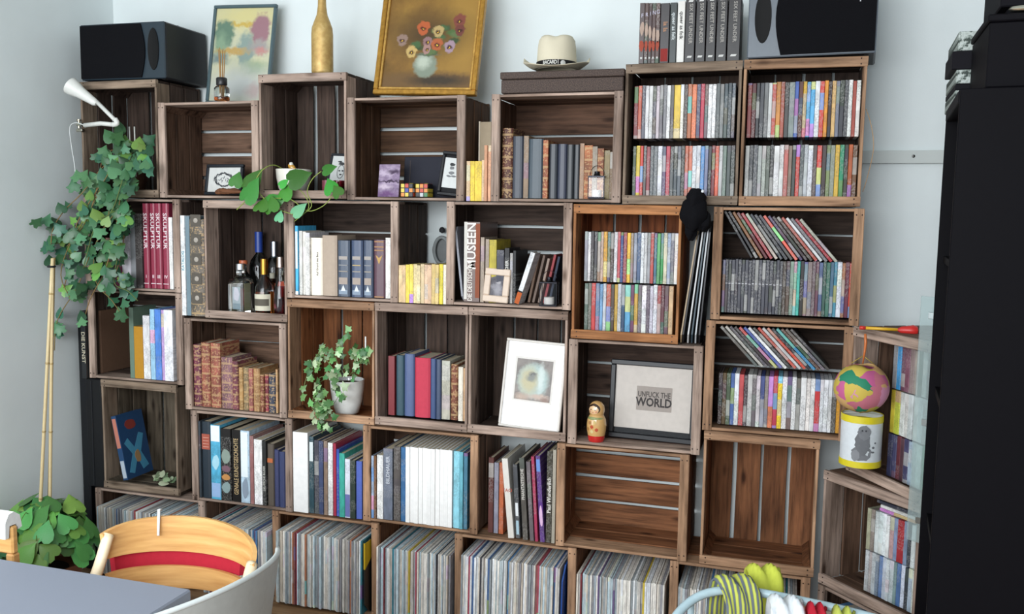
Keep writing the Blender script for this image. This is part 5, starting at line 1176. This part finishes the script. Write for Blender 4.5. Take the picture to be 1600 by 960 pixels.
# floor plant with bamboo canes
fp = Vector((.02, -.47, .0)); g = empty('floor_plant', fp, 0, 'bushy glossy green pothos on the floor at the left wall, with tied bamboo canes', 'plant')
put('plant_pot', lathe([(.10, 0), (.12, .01), (.15, .24), (.155, .26), (.145, .26), (.14, .23), (0, .22)], 28), MATTE, g, (0, 0, -.012), color='#8a5a40')
put('potting_soil', lathe([(.14, .225), (.05, .23), (0, .235)], 18), MATTE, g, (0, 0, -.012), color='#2a2018')
for k in range(44):
    a = R.uniform(0, 2*PI); rr_ = R.uniform(.05, .2); z1 = R.uniform(.26, .46)
    stem(g, fp, [fp+Vector((0, 0, .22)), fp+Vector((math.cos(a)*rr_*.5, math.sin(a)*rr_*.5, z1+.02)), fp+Vector((math.cos(a)*rr_, math.sin(a)*rr_, z1))], .0018, '#6a8a44')
for k in range(165):
    a = R.uniform(0, 2*PI); e_ = math.acos(R.uniform(-.1, 1)); rad = R.uniform(.72, 1.0)
    dx, dy, dz = math.sin(e_)*math.cos(a), math.sin(e_)*math.sin(a), math.cos(e_)
    p = Vector((dx*.235*rad, dy*.21*rad, .29+dz*.215*rad))
    if fp.x+p.x < -.20: continue
    leaf(g, 'heart', p, R.uniform(.062, .098), (dx+R.uniform(-.3, .3), dy-.4+R.uniform(-.3, .3), dz+.3), R.uniform(-.8, .8), R.choice(['#3f7a40', '#4c8a48', '#356a3c', '#5c9a50', '#6c9a48', '#7aa04c']))
def relf(u, v, y): return at(u, v, y)-fp
top = relf(82, 404, -.45)
for (u, v, y) in ((63, 790, -.47), (78, 790, -.44)):
    foot = relf(u, v, y); foot2 = foot+(foot-top)*.25
    n_ = 9; P3 = [top+(foot2-top)*i/n_ for i in range(n_+1)]
    cane = put('bamboo_cane', tube(P3, [.0065 if i else .006 for i in range(n_+1)], 8), SATIN, g, color='#d0bc90')
    for i in (1, 3, 5, 7):
        nd = put('cane_node', lathe([(.0066, -.004), (.0082, 0), (.0066, .004)], 8), SATIN, cane, P3[i], color='#a89060')
c2 = relf(84, 403, -.43); f2_ = relf(81, 560, -.43)
put('bamboo_cane', tube([c2, f2_, f2_+(f2_-c2)*1.5], .006, 8), SATIN, g, color='#a88c5c')
put('cane_tie', tube([top+(relf(80, 420, -.45)-top)*.8+Vector((.012*math.cos(b), .014*math.sin(b), 0)) for b in [2*PI*i/10 for i in range(10)]], .004, 5, True), MATTE, g, color='#1c1e20')

# ---------------- furniture in the foreground ----------------
q = N('woven_tabletop', .55, .4); wv = q.n('ShaderNodeTexWave'); wv.inputs['Scale'].default_value = 1.0; wv.inputs['Distortion'].default_value = .6; q.l(q.co(150, 60, 1), wv.inputs['Vector'])
w2 = q.n('ShaderNodeTexWave'); w2.inputs['Scale'].default_value = 1.0; w2.bands_direction = 'Y'; q.l(q.co(40, 210, 1), w2.inputs['Vector'])
q.base(q.ramp(q.math('MULTIPLY', wv.outputs['Fac'], w2.outputs['Fac']), [(.1, '#7c8290'), (.6, '#a4aab8')])); q.bump(w2.outputs['Fac'], .3, .001); TT = q.m
g = empty('dining_table', (.55, -2.0, -.012), 0, 'grey dining table with a finely woven top at the lower left', 'table')
box('table_top', (-.74, -.56, .722), (.92, .548, .752), TT, '#ffffff', g, .004)
box('table_apron', (-.68, -.5, .65), (.74, .44, .722), SATIN, '#7c6248', g, .003)
for sx_ in (-.66, .40):
    for sy_ in (-.49, .25): box('leg', (sx_, sy_, 0), (sx_+.055, sy_+.055, .722), SATIN, '#7c6248', g, .004)
# bentwood chair behind the table: panel mesh swept on an arc
def arcpanel(cx, cy, rad, a0, a1, zf0, zf1, th, n=20, m_=4, leanf=0.0, rf=None):
    vs = []; 
    for side in (0, 1):
        for i in range(n+1):
            t = i/n; a = a0+(a1-a0)*t
            for j in range(m_+1):
                s_ = j/m_; z = zf0(t)*(1-s_)+zf1(t)*s_; r_ = (rf(t) if rf else rad)+side*th+leanf*(z-.5)
                vs.append((cx+r_*math.cos(a), cy+r_*math.sin(a), z))
    N1 = (n+1)*(m_+1); fs = []
    for i in range(n):
        for j in range(m_):
            k = i*(m_+1)+j; f = (k, k+1, k+m_+2, k+m_+1); fs.append(f); fs.append(tuple(x+N1 for x in f)[::-1])
    for i in range(n):
        for j in (0, m_):
            k = i*(m_+1)+j; f = (k, k+m_+1, k+m_+1+N1, k+N1); fs.append(f if j == 0 else f[::-1])
    for j in range(m_):
        for i in (0, n):
            k = i*(m_+1)+j; f = (k, k+N1, k+N1+1, k+1); fs.append(f if i == 0 else f[::-1])
    me = mesh('panel', vs, fs, True); import bmesh
    bm = bmesh.new(); bm.from_mesh(me); bmesh.ops.recalc_face_normals(bm, faces=bm.faces); bm.to_mesh(me); bm.free()
    return sharp(me, 50)
q = N('beech_veneer', .38, .5); f = q.noise(q.co(5, 5, 50), 1.2, 4); q.base(q.ramp(f, [(.3, '#c08c50'), (.6, '#d8a868'), (.8, '#e4bc84')])); q.b.inputs['Coat Weight'].default_value = .2; BEECH = q.m
bc = Vector((1.285, -1.345, 0)); g = empty('bentwood_chair', (bc.x, bc.y+.055, -.012), .05, 'light beech bentwood chair with red cushion behind the grey table', 'chair')
g.scale = (1.07, .72, 1)
A0, A1 = math.radians(172), math.radians(8)
ztop = lambda t: .760+.062*math.sin(PI*min(1, max(0, .08+t*.84)))**.8-.035*t
put('backrest', arcpanel(0, 0, .235, A0, A1, lambda t: .71-.012*t, ztop, .012, leanf=.12, rf=lambda t: .182), BEECH, g)
put('lower_back_band', arcpanel(0, 0, .235, A0, A1, lambda t: .60, lambda t: .668-.012*t, .012, leanf=.12, rf=lambda t: .182), BEECH, g)
for s_, a_ in ((-1, A0), (1, A1)):
    x = math.cos(a_)*.202
    put('side_frame', tube(smoothpath([(x*1.04, .05, ztop(0 if s_ < 0 else 1)-.004), (x*1.06, -.0, .70), (x*1.08, -.08, .60), (x*1.06, -.12, .50), (x*1.0, -.14, .44)], 4), .0155, 10), SATIN, g, color='#e0ccaa')
ct = arcpanel(0, 0, .2, math.radians(158), math.radians(60), lambda t: .655, lambda t: .735, .02, leanf=.12, rf=lambda t: .205)
put('red_cushion', ct, CLOTH, g, color='#b02838')
box('seat', (-.21, -.155, .44), (.21, .16, .455), BEECH, '#ffffff', g, .005); box('seat_cushion', (-.19, -.14, .4555), (.19, .14, .49), CLOTH, '#b02838', g, .012)
for sx_ in (-.18, .18):
    for sy_ in (-.12, .12): put('leg', tube([(sx_, sy_, .44), (sx_*1.12, sy_*1.1, 0)], [.016, .011], 8), BEECH, g)
a_ = math.radians(122); tp_ = (math.cos(a_)*.226, math.sin(a_)*.226)
put('white_ribbon', tube([(tp_[0]+.006, tp_[1]-.030, .755), (tp_[0]+.003, tp_[1]-.020, .79), (tp_[0], tp_[1]-.010, .825), (tp_[0]-.004, tp_[1]+.014, .820)], [.004, .0042, .0044, .004], 6), CLOTH, g, color='#e4e4e4')
# white shell chair seen from outside, at the end of the table
sh = Vector((1.45, -1.545, 0)); g = empty('shell_chair', (sh.x, sh.y, -.012), 0, 'pale grey moulded shell chair with curved rim at the end of the table', 'chair')
def rfs(t): return .26+.03*math.sin(PI*t)
zr = lambda t: .862-.03*(2*t-1)**2
SA0, SA1 = math.radians(-58), math.radians(34)
shr = lambda t: .35
put('shell_back', arcpanel(-.145, -.01, .26, SA0, SA1, lambda t: .44, zr, .010, 24, 6, .14, rf=shr), SATIN, g, color='#b9bcb8')
rim = []
for i in range(25):
    t = i/24; a_ = SA0+(SA1-SA0)*t; z = zr(t); r_ = .35+.14*(z-.5)+.005; rim.append((-.145+r_*math.cos(a_), -.01+r_*math.sin(a_), z))
put('shell_rim', tube(rim, .0065, 8), SATIN, g, color='#d4dad8')
put('shell_seat', lathe([(.0, .43), (.11, .432), (.135, .445), (.145, .475), (.135, .478), (.11, .446), (0, .442)], 28), SATIN, g, (.06, -.125, 0), color='#b9bcb8')
for sx_ in (-1, 1):
    for sy_ in (-1, 1): put('leg', tube([(.06+sx_*.08, -.125+sy_*.08, .435), (.06+sx_*.12, -.125+sy_*.12, 0)], [.014, .009], 8), BEECH, g)
# chair with pale fleece at the left edge
g = empty('fleece_chair', (.62, -1.36, -.012), .0, 'wooden chair with a white fleece over its back at the left edge of the picture', 'chair')
box('top_rail', (-.20, .0, .72), (.20, .022, .80), BEECH, '#ffffff', g, .005)
put('white_fleece', prism([(-.018, .77), (-.016, .815), (-.004, .836), (.014, .84), (.034, .825), (.04, .79), (.026, .785), (.023, .803), (-.002, .803), (-.006, .77)], .385, True, 'x'), CLOTH, g, (-.19, 0, 0), color='#e8eae8')
for sx_ in (-.2, .172): box('leg', (sx_, .0, 0), (sx_+.028, .026, .72), BEECH, '#ffffff', g, .004)
for sx_ in (-.2, .172): box('leg', (sx_, -.40, 0), (sx_+.028, -.37, .44), BEECH, '#ffffff', g, .004)
box('seat', (-.205, -.41, .44), (.205, .0, .462), BEECH, '#ffffff', g, .005)

# ---------------- drying rack with laundry ----------------
rk = Vector((2.80, -.98, -.012)); g = empty('drying_rack', rk, -.12, 'pale blue tubular drying rack at the bottom edge of the picture', 'rack')
TUBEC = '#b4ccd4'
zt_ = .70
def loop(x, z0): return smoothpath([(x, -.30, z0-.10), (x, -.28, z0-.02), (x, -.22, z0+.012), (x, 0, z0+.02), (x, .22, z0+.012), (x, .28, z0-.02), (x, .30, z0-.10)], 5)
for x in (-.17, .42): pass
top_ = smoothpath([(-.215, -.22, .56), (-.20, -.10, .645), (-.165, -.0, .685), (-.10, .05, .705), (.0, .07, .71), (.25, .07, .70), (.36, .03, .69), (.40, -.10, .65)], 5)
put('rack_rail', tube(top_, .0115, 10), SATIN, g, color=TUBEC)
put('rack_rail', tube([(-.215, -.22, .56), (-.12, -.30, .0)], .009, 8), SATIN, g, color=TUBEC); put('rack_rail', tube([(.40, -.10, .65), (.36, .20, .0)], .009, 8), SATIN, g, color=TUBEC)
put('rack_rail', tube([(-.17, .02, .68), (-.22, .24, .0)], .009, 8), SATIN, g, color=TUBEC); put('rack_rail', tube([(.38, .0, .66), (.42, -.3, .0)], .009, 8), SATIN, g, color=TUBEC)
for k in range(6): put('rack_wire', tube([(-.17+.09*k, -.25, .50), (-.17+.09*k, .06, .545)], .004, 6), SATIN, g, color='#d0dce0')
def cloth(name, x, y, z, w, d, col, label, stripe=None, rz=0):
    n, m2 = 10, 12; vs = []
    for i in range(n+1):
        for j in range(m2+1):
            t = j/m2*PI; ww = 1+.06*math.sin(i*1.7)
            vs.append((w*(i/n-.5), -d*math.cos(t)*ww*.5, -.16*(1-math.sin(t)**.6)+.012*math.sin(i*1.3+j*.8)))
    me = mesh('cloth', vs, [(i*(m2+1)+j, (i+1)*(m2+1)+j, (i+1)*(m2+1)+j+1, i*(m2+1)+j+1) for i in range(n) for j in range(m2)], True)
    o = put(name, me, stripe or CLOTH, None, (x, y, z), (0, 0, rz), col); md = o.modifiers.new('thick', 'SOLIDIFY'); md.thickness = .006
    return tag(o, label, 'laundry', 'laundry on the drying rack')
q = N('striped_cloth', .9, .15, ); wv = q.n('ShaderNodeTexWave'); wv.inputs['Scale'].default_value = 1; q.l(q.co(26, 12, 1), wv.inputs['Vector']); q.base(q.ramp(wv.outputs['Fac'], [(.35, '#687078'), (.5, '#a8a838'), (.8, '#c0c860')])); STR = q.m
ck = at(1125, 938, -.95)
cloth('striped_cloth', 2.745, -.93, .737, .10, .13, '#ffffff', 'yellow and grey striped cloth hanging over the drying rack', STR, .5)
cloth('lime_cloth', 2.812, -.80, .726, .09, .09, '#c4cc50', 'lime green cloth bunched behind the striped cloth', None, .3)
cloth('white_cloth', 2.872, -.97, .716, .082, .12, '#dfe4e8', 'white cloth right of the striped one on the drying rack', None, .2)
cloth('red_cloth', 2.944, -.98, .712, .045, .10, '#b02434', 'small red cloth between white and lime laundry', None, .1)
cloth('olive_cloth', 3.006, -.98, .712, .05, .10, '#b4bc58', 'lime cloth at the right end of the drying rack', None, .0)

# ---------------- black cabinet, glass door, boxes ----------------
CAB = mk_plain('black_veneer', .6, .08)
g = empty('black_cabinet', (3.205, -.9, -.012), -math.radians(5), 'tall black cabinet with open left front at the right edge of the picture', 'cabinet')
CW, CD, CH = .50, .62, 1.99
box('side_panel', (0.0, 0, 0), (CD, .02, CH), CAB, '#0b0a0e', g, .002); box('side_panel', (0.0, CW-.02, 0), (CD, CW, CH), CAB, '#0b0a0e', g, .002)
box('top_panel', (-.002, .0205, CH-.03), (CD, CW-.0205, CH), CAB, '#121116', g, .002); box('bottom_panel', (0, .0205, 0), (CD, CW-.0205, .06), CAB, '#0b0a0e', g, .002)
box('back_panel', (CD-.01, .0205, .0605), (CD-.002, CW-.0205, CH-.0305), CAB, '#0b0a0e', g, .001)
for z_ in (.42, .80, 1.18, 1.56): box('shelf', (.015, .0205, z_), (CD-.012, CW-.0205, z_+.02), CAB, '#0b0a0e', g, .001)
gd_ = empty('glass_door', (3.212, -.405, .70), -math.radians(76), 'narrow glass door standing ajar beside the angled crates', 'glass door')
gd_.location = (3.262, -.3985, .701)
GW, GH = .10, .745
q = N('greenish_pane'); lw = q.n('ShaderNodeLayerWeight'); fr_ = q.math('MULTIPLY_ADD', q.math('POWER', lw.outputs['Facing'], 4.0), .5, .06); tr = q.n('ShaderNodeBsdfTransparent'); tr.inputs[0].default_value = (.84, .90, .90, 1); gl = q.n('ShaderNodeBsdfGlossy'); gl.inputs['Roughness'].default_value = .12; df = q.n('ShaderNodeBsdfDiffuse'); df.inputs[0].default_value = (.55, .64, .64, 1)
m1 = q.n('ShaderNodeMixShader'); q.l(fr_, m1.inputs[0]); q.l(tr.outputs[0], m1.inputs[1]); q.l(gl.outputs[0], m1.inputs[2]); m2_ = q.n('ShaderNodeMixShader'); m2_.inputs[0].default_value = .24; q.l(m1.outputs[0], m2_.inputs[1]); q.l(df.outputs[0], m2_.inputs[2]); q.l(m2_.outputs[0], q.t.nodes['Material Output'].inputs[0]); GP2 = q.m
gd_.rotation_euler.z = -math.radians(40)
box('glass_sheet', (-.058, 0, 0), (0, .004, GH), GP2, '#ffffff', gd_, .001)
box('door_edge', (-.004, -.002, 0), (.002, .006, GH), METAL, '#8a9494', gd_, .001)
for z_ in (.06, .36, .68): box('door_hinge', (-.03, -.003, z_), (.004, -.0005, z_+.02), METAL, '#b8c0c0', gd_, .001)
o = gd_
ZC = 1.982
g = empty('black_box', (3.262, -.872, ZC), -.05, 'large black box on top of the black cabinet', 'box')
box('box_body', (0, 0, 0), (.40, .30, .150), CAB, '#0e0d11', g, .003); box('box_lid', (-.004, -.004, .151), (.404, .304, .168), CAB, '#100f13', g, .003); put('box_slot', lathe([(.0, 0), (.0, .0)], 3) if False else bev_box(.04, .002, .003), MATTE, g, (.23, -.003, .055), color='#08080a')
g = empty('upper_black_box', (3.272, -.86, ZC+.170), -.05, 'upper black box with a pale curved dish edge beneath, on the cabinet stack', 'box')
box('box_body', (.012, 0, .016), (.40, .28, .20), CAB, '#121116', g, .003); box('box_base', (.03, .02, 0), (.38, .26, .015), CAB, '#0e0e12', g, .002)
put('silver_handle', lathe([(.030, 0), (.034, .004), (.030, .010), (.022, .011), (.02, .003)], 24), METAL, g, (.062, -.004, .004), (0, 0, 0), '#d8d8c8', (1, .35, 1))
PAT = mk_canvas('patterned_paper', [(.42, '#3a4440'), (.47, '#8a948e'), (.55, '#c0c8c4'), (.72, '#9aa49e')], 60, 60, 3)
for i, (z_, h_, c, mt, lb) in enumerate(((0, .036, '#ffffff', PAT, 'black and white patterned folder stack at the bottom left on the cabinet'), (.037, .016, '#16161a', CAB, 'thin black folder between the patterned ones on the cabinet'), (.054, .036, '#ffffff', PAT, 'upper black and white patterned folder stack on the cabinet'), (.091, .048, '#18171c', CAB, 'small black box above the patterned folders on the cabinet'), (.140, .05, '#ffffff', PAT, 'grey patterned box leaning by the upper black box'))):
    o = box('storage_folder', (0, 0, 0), (.16, .28 if i != 3 else .2, h_), mt, c, None, .002); o.location = (3.245-.0+(.012 if i == 3 else 0)*-1+.0-.0, -.555, ZC+z_); o.rotation_euler.z = -.06; tag(o, lb, 'folder', 'folders on the black cabinet')

# ---------------- paper lantern, tin and stick ----------------
lp = at(1346, 606, -.16)
g = empty('paper_lantern', (lp.x, lp.y, lp.z), 0, 'round papier mache lantern patched in pink, green and yellow, hanging on a ribbon', 'lantern')
q = N('tissue_patches', .65, .3); vo = q.n('ShaderNodeTexVoronoi'); vo.inputs['Scale'].default_value = 25; nz = q.n('ShaderNodeTexNoise'); nz.inputs['Scale'].default_value = 22
t_ = q.n('ShaderNodeTexCoord').outputs['Object']; q.l(t_, nz.inputs['Vector']); ad = q.n('ShaderNodeVectorMath', operation='MULTIPLY_ADD'); q.l(nz.outputs['Color'], ad.inputs[0]); ad.inputs[1].default_value = (.05, .05, .05); q.l(t_, ad.inputs[2]); q.l(ad.outputs[0], vo.inputs['Vector'])
sp_ = q.n('ShaderNodeSeparateColor'); q.l(vo.outputs['Color'], sp_.inputs[0])
q.base(q.ramp(sp_.outputs[0], [(0, '#c0608e'), (.2, '#cc8ca8'), (.32, '#c8b050'), (.5, '#b4b04c'), (.60, '#2c8262'), (.74, '#d0a870'), (.86, '#c07080')], True)); TIS = q.m
vs = []; fs = []; n, m2 = 28, 16
for j in range(m2+1):
    a = .42+(PI-.42)*j/m2
    for i in range(n): b = 2*PI*i/n; r_ = .086*(1+.02*math.sin(3*b+2*a)+.012*math.sin(7*b)); vs.append((r_*math.sin(a)*math.cos(b), r_*math.sin(a)*math.sin(b), r_*.94*math.cos(a)+.004*math.sin(2*b)*(j == 0)))
fs = [(j*n+i, (j+1)*n+i, (j+1)*n+(i+1) % n, j*n+(i+1) % n) for j in range(m2) for i in range(n)]
o = put('paper_shell', mesh('shell', vs, fs, True), TIS, g); md = o.modifiers.new('t', 'SOLIDIFY'); md.thickness = .002
sy = -.16
rb0 = at(1352, 522, sy)-lp
put('ribbon', tube([rb0, rb0+Vector((.003, 0, -.03)), Vector((.004, 0, .12)), Vector((.0, 0, .078))], [.004, .005, .004, .002], 5), SATIN, g, color='#c87038')
for k in (-1, 1): put('ribbon_strand', tube([(0, 0, .105), (k*.034, 0, .079)], .0012, 4), SATIN, g, color='#b8a040')
tn = at(1345, 684, -.15); hz = .085
g = empty('painted_tin', (tn.x, -.16, tn.z-hz), .1, 'white tin with yellow rims and a grey figure print, hanging under the paper lantern', 'tin')
put('tin_body', lathe([(.064, .001), (.064, .166), (.0625, .166), (.0625, .003), (0, .002)], 36), SATIN, g, color='#d4dade')
put('rim_band', lathe([(.0655, 0), (.0655, .020), (.0645, .0205)], 36, False), SATIN, g, color='#d8c828'); put('rim_band', lathe([(.0645, .1455), (.0655, .146), (.0655, .168), (.063, .168)], 36, False), SATIN, g, color='#d8c828')
def oncyl(name, pts, r_, c, mat=MATTE):
    n = len(pts); vs = [(r_*math.sin(a), -r_*math.cos(a), z) for a, z in pts]; cxa = sum(p[0] for p in pts)/n; cz_ = sum(p[1] for p in pts)/n
    vs.append((r_*math.sin(cxa)*1.002, -r_*math.cos(cxa)*1.002, cz_)); return put(name, mesh(name, vs, [(i, (i+1) % n, n) for i in range(n)], True), mat, g, color=c)
def arcblob(cx, cz, rx, rz, n=24, j=.1): return [(cx+rx*(1+R.uniform(-j, j))*math.cos(2*PI*i/n), cz+rz*(1+R.uniform(-j, j))*math.sin(2*PI*i/n)) for i in range(n)]
for k, (cx, cz_, rx, rz_, c) in enumerate(((-.12, .050, .48, .026, '#74767a'), (-.10, .085, .36, .040, '#6c6e72'), (-.04, .118, .30, .024, '#787a7e'), (-.40, .042, .20, .018, '#84868a'), (.42, .07, .07, .004, '#6a6c70'), (.40, .055, .08, .003, '#6a6c70'), (.5, .085, .05, .003, '#6a6c70'))):
    oncyl('grey_print', arcblob(cx, cz_, rx, rz_), .0652+.0005*k, c)
for cx in (-.14, .02): oncyl('print_eye', arcblob(cx, .125, .03, .003, 8), .0690, '#303236')
for (u, v) in ((1322, 640), (1368, 640)): pass
put('tin_string', tube([(-.06, 0, .166), (0, .0, .172), (.06, 0, .166)], .001, 4), MATTE, g, color='#c8c8c0')
pa_, pb_ = Vector((at(1349, 519, sy).x, sy, 1.3195)), Vector((3.235, -.17, 1.3195))
g = empty('painted_stick', pa_, 0, 'yellow stick with red tips lying on the upper angled crate', 'stick')
put('stick_shaft', tube([(0, 0, 0), (pb_-pa_)*.72], .0052, 8), SATIN, g, color='#d8a828'); put('stick_tip', tube([(-.012, 0, 0), (.006, 0, 0)], .0062, 8), SATIN, g, color='#c83028')
put('red_ornament', lathe([(.004, -.03), (.011, -.02), (.014, 0), (.018, .015), (.013, .028), (0, .032)], 14), SATIN, g, (pb_-pa_)*.84, (0, PI/2, 0), '#c82c28')

# ---------------- black cloth, jute string, wall ring ----------------
bp = at(1086, 335, -.03); g = empty('black_cloth_bag', (bp.x, -.045, bp.z), 0, 'black cloth pouch hanging over the crates above the leaning folders', 'pouch')
def lump(sx_, sz_, sy_, seed, n=20, m_=14, dr=0):
    rr = random.Random(seed); ph = [rr.uniform(0, 6) for _ in range(6)]; vs = []
    for j in range(m_+1):
        a = PI*j/m_
        for i in range(n):
            b = 2*PI*i/n; k = 1+.10*math.sin(3*b+ph[0]+2*a)+.08*math.sin(5*b+ph[1])*math.sin(a)+.06*math.sin(7*a+ph[2])
            vs.append((sx_*k*math.sin(a)*math.cos(b), sy_*k*math.sin(a)*math.sin(b), sz_*k*math.cos(a)))
    return mesh('lump', vs, [(j*n+i, (j+1)*n+i, (j+1)*n+(i+1) % n, j*n+(i+1) % n) for j in range(m_) for i in range(n)], True)
put('bag_body', lump(.046, .058, .035, 3), CLOTH, g, (0, 0, 0), color='#0a0a0e'); put('bag_flap', lump(.033, .036, .03, 5), CLOTH, g, (.004, -.002, .052), color='#0c0c10'); put('bag_fold', lump(.026, .036, .024, 8), CLOTH, g, (.032, .01, -.022), color='#0a0a0e'); put('bag_fold', lump(.022, .035, .02, 9), CLOTH, g, (-.012, .01, -.055), color='#0a0a0e')
put('glass_bead', lathe([(0, -.006), (.0045, -.004), (.006, 0), (.0045, .004), (0, .006)], 12), GLOSS, g, at(1098, 299, -.06)-Vector((bp.x, -.045, bp.z)), color='#d8dce0')
js = [(1350, 170), (1358, 195), (1362, 225), (1359, 250), (1350, 285), (1345, 300)]
o = put('jute_string', tube(smoothpath([at(u, v, .02+.005*i)+Vector((.006, 0, 0)) for i, (u, v) in enumerate(js)], 5), .0012, 5), MATTE, None, color='#b8946c'); tag(o, 'thin loose jute string at the right edge of the top right crate', 'string')
rg = at(688, 392, .28); g = empty('metal_ring', (rg.x, .295, rg.z), 0, 'grey ring ornament with a knob on the wall above the yellow booklets', 'ornament')
put('ring_loop', tube([(.042*math.cos(b)*.8, 0, .056*math.sin(b)) for b in [2*PI*i/28 for i in range(28)]], .0075, 8, True), MATTE, g, color='#8c9090')
put('ring_knob', lathe([(0, -.012), (.012, -.006), (.013, .004), (.007, .013), (0, .015)], 14), MATTE, g, (.004, -.006, .085), color='#26262a'); put('wall_plate', lathe([(.05, 0), (.05, .004), (.045, .006), (0, .006)], 28), MATTE, g, (0, .022, 0), (PI/2, 0, 0), '#7a7c7c')
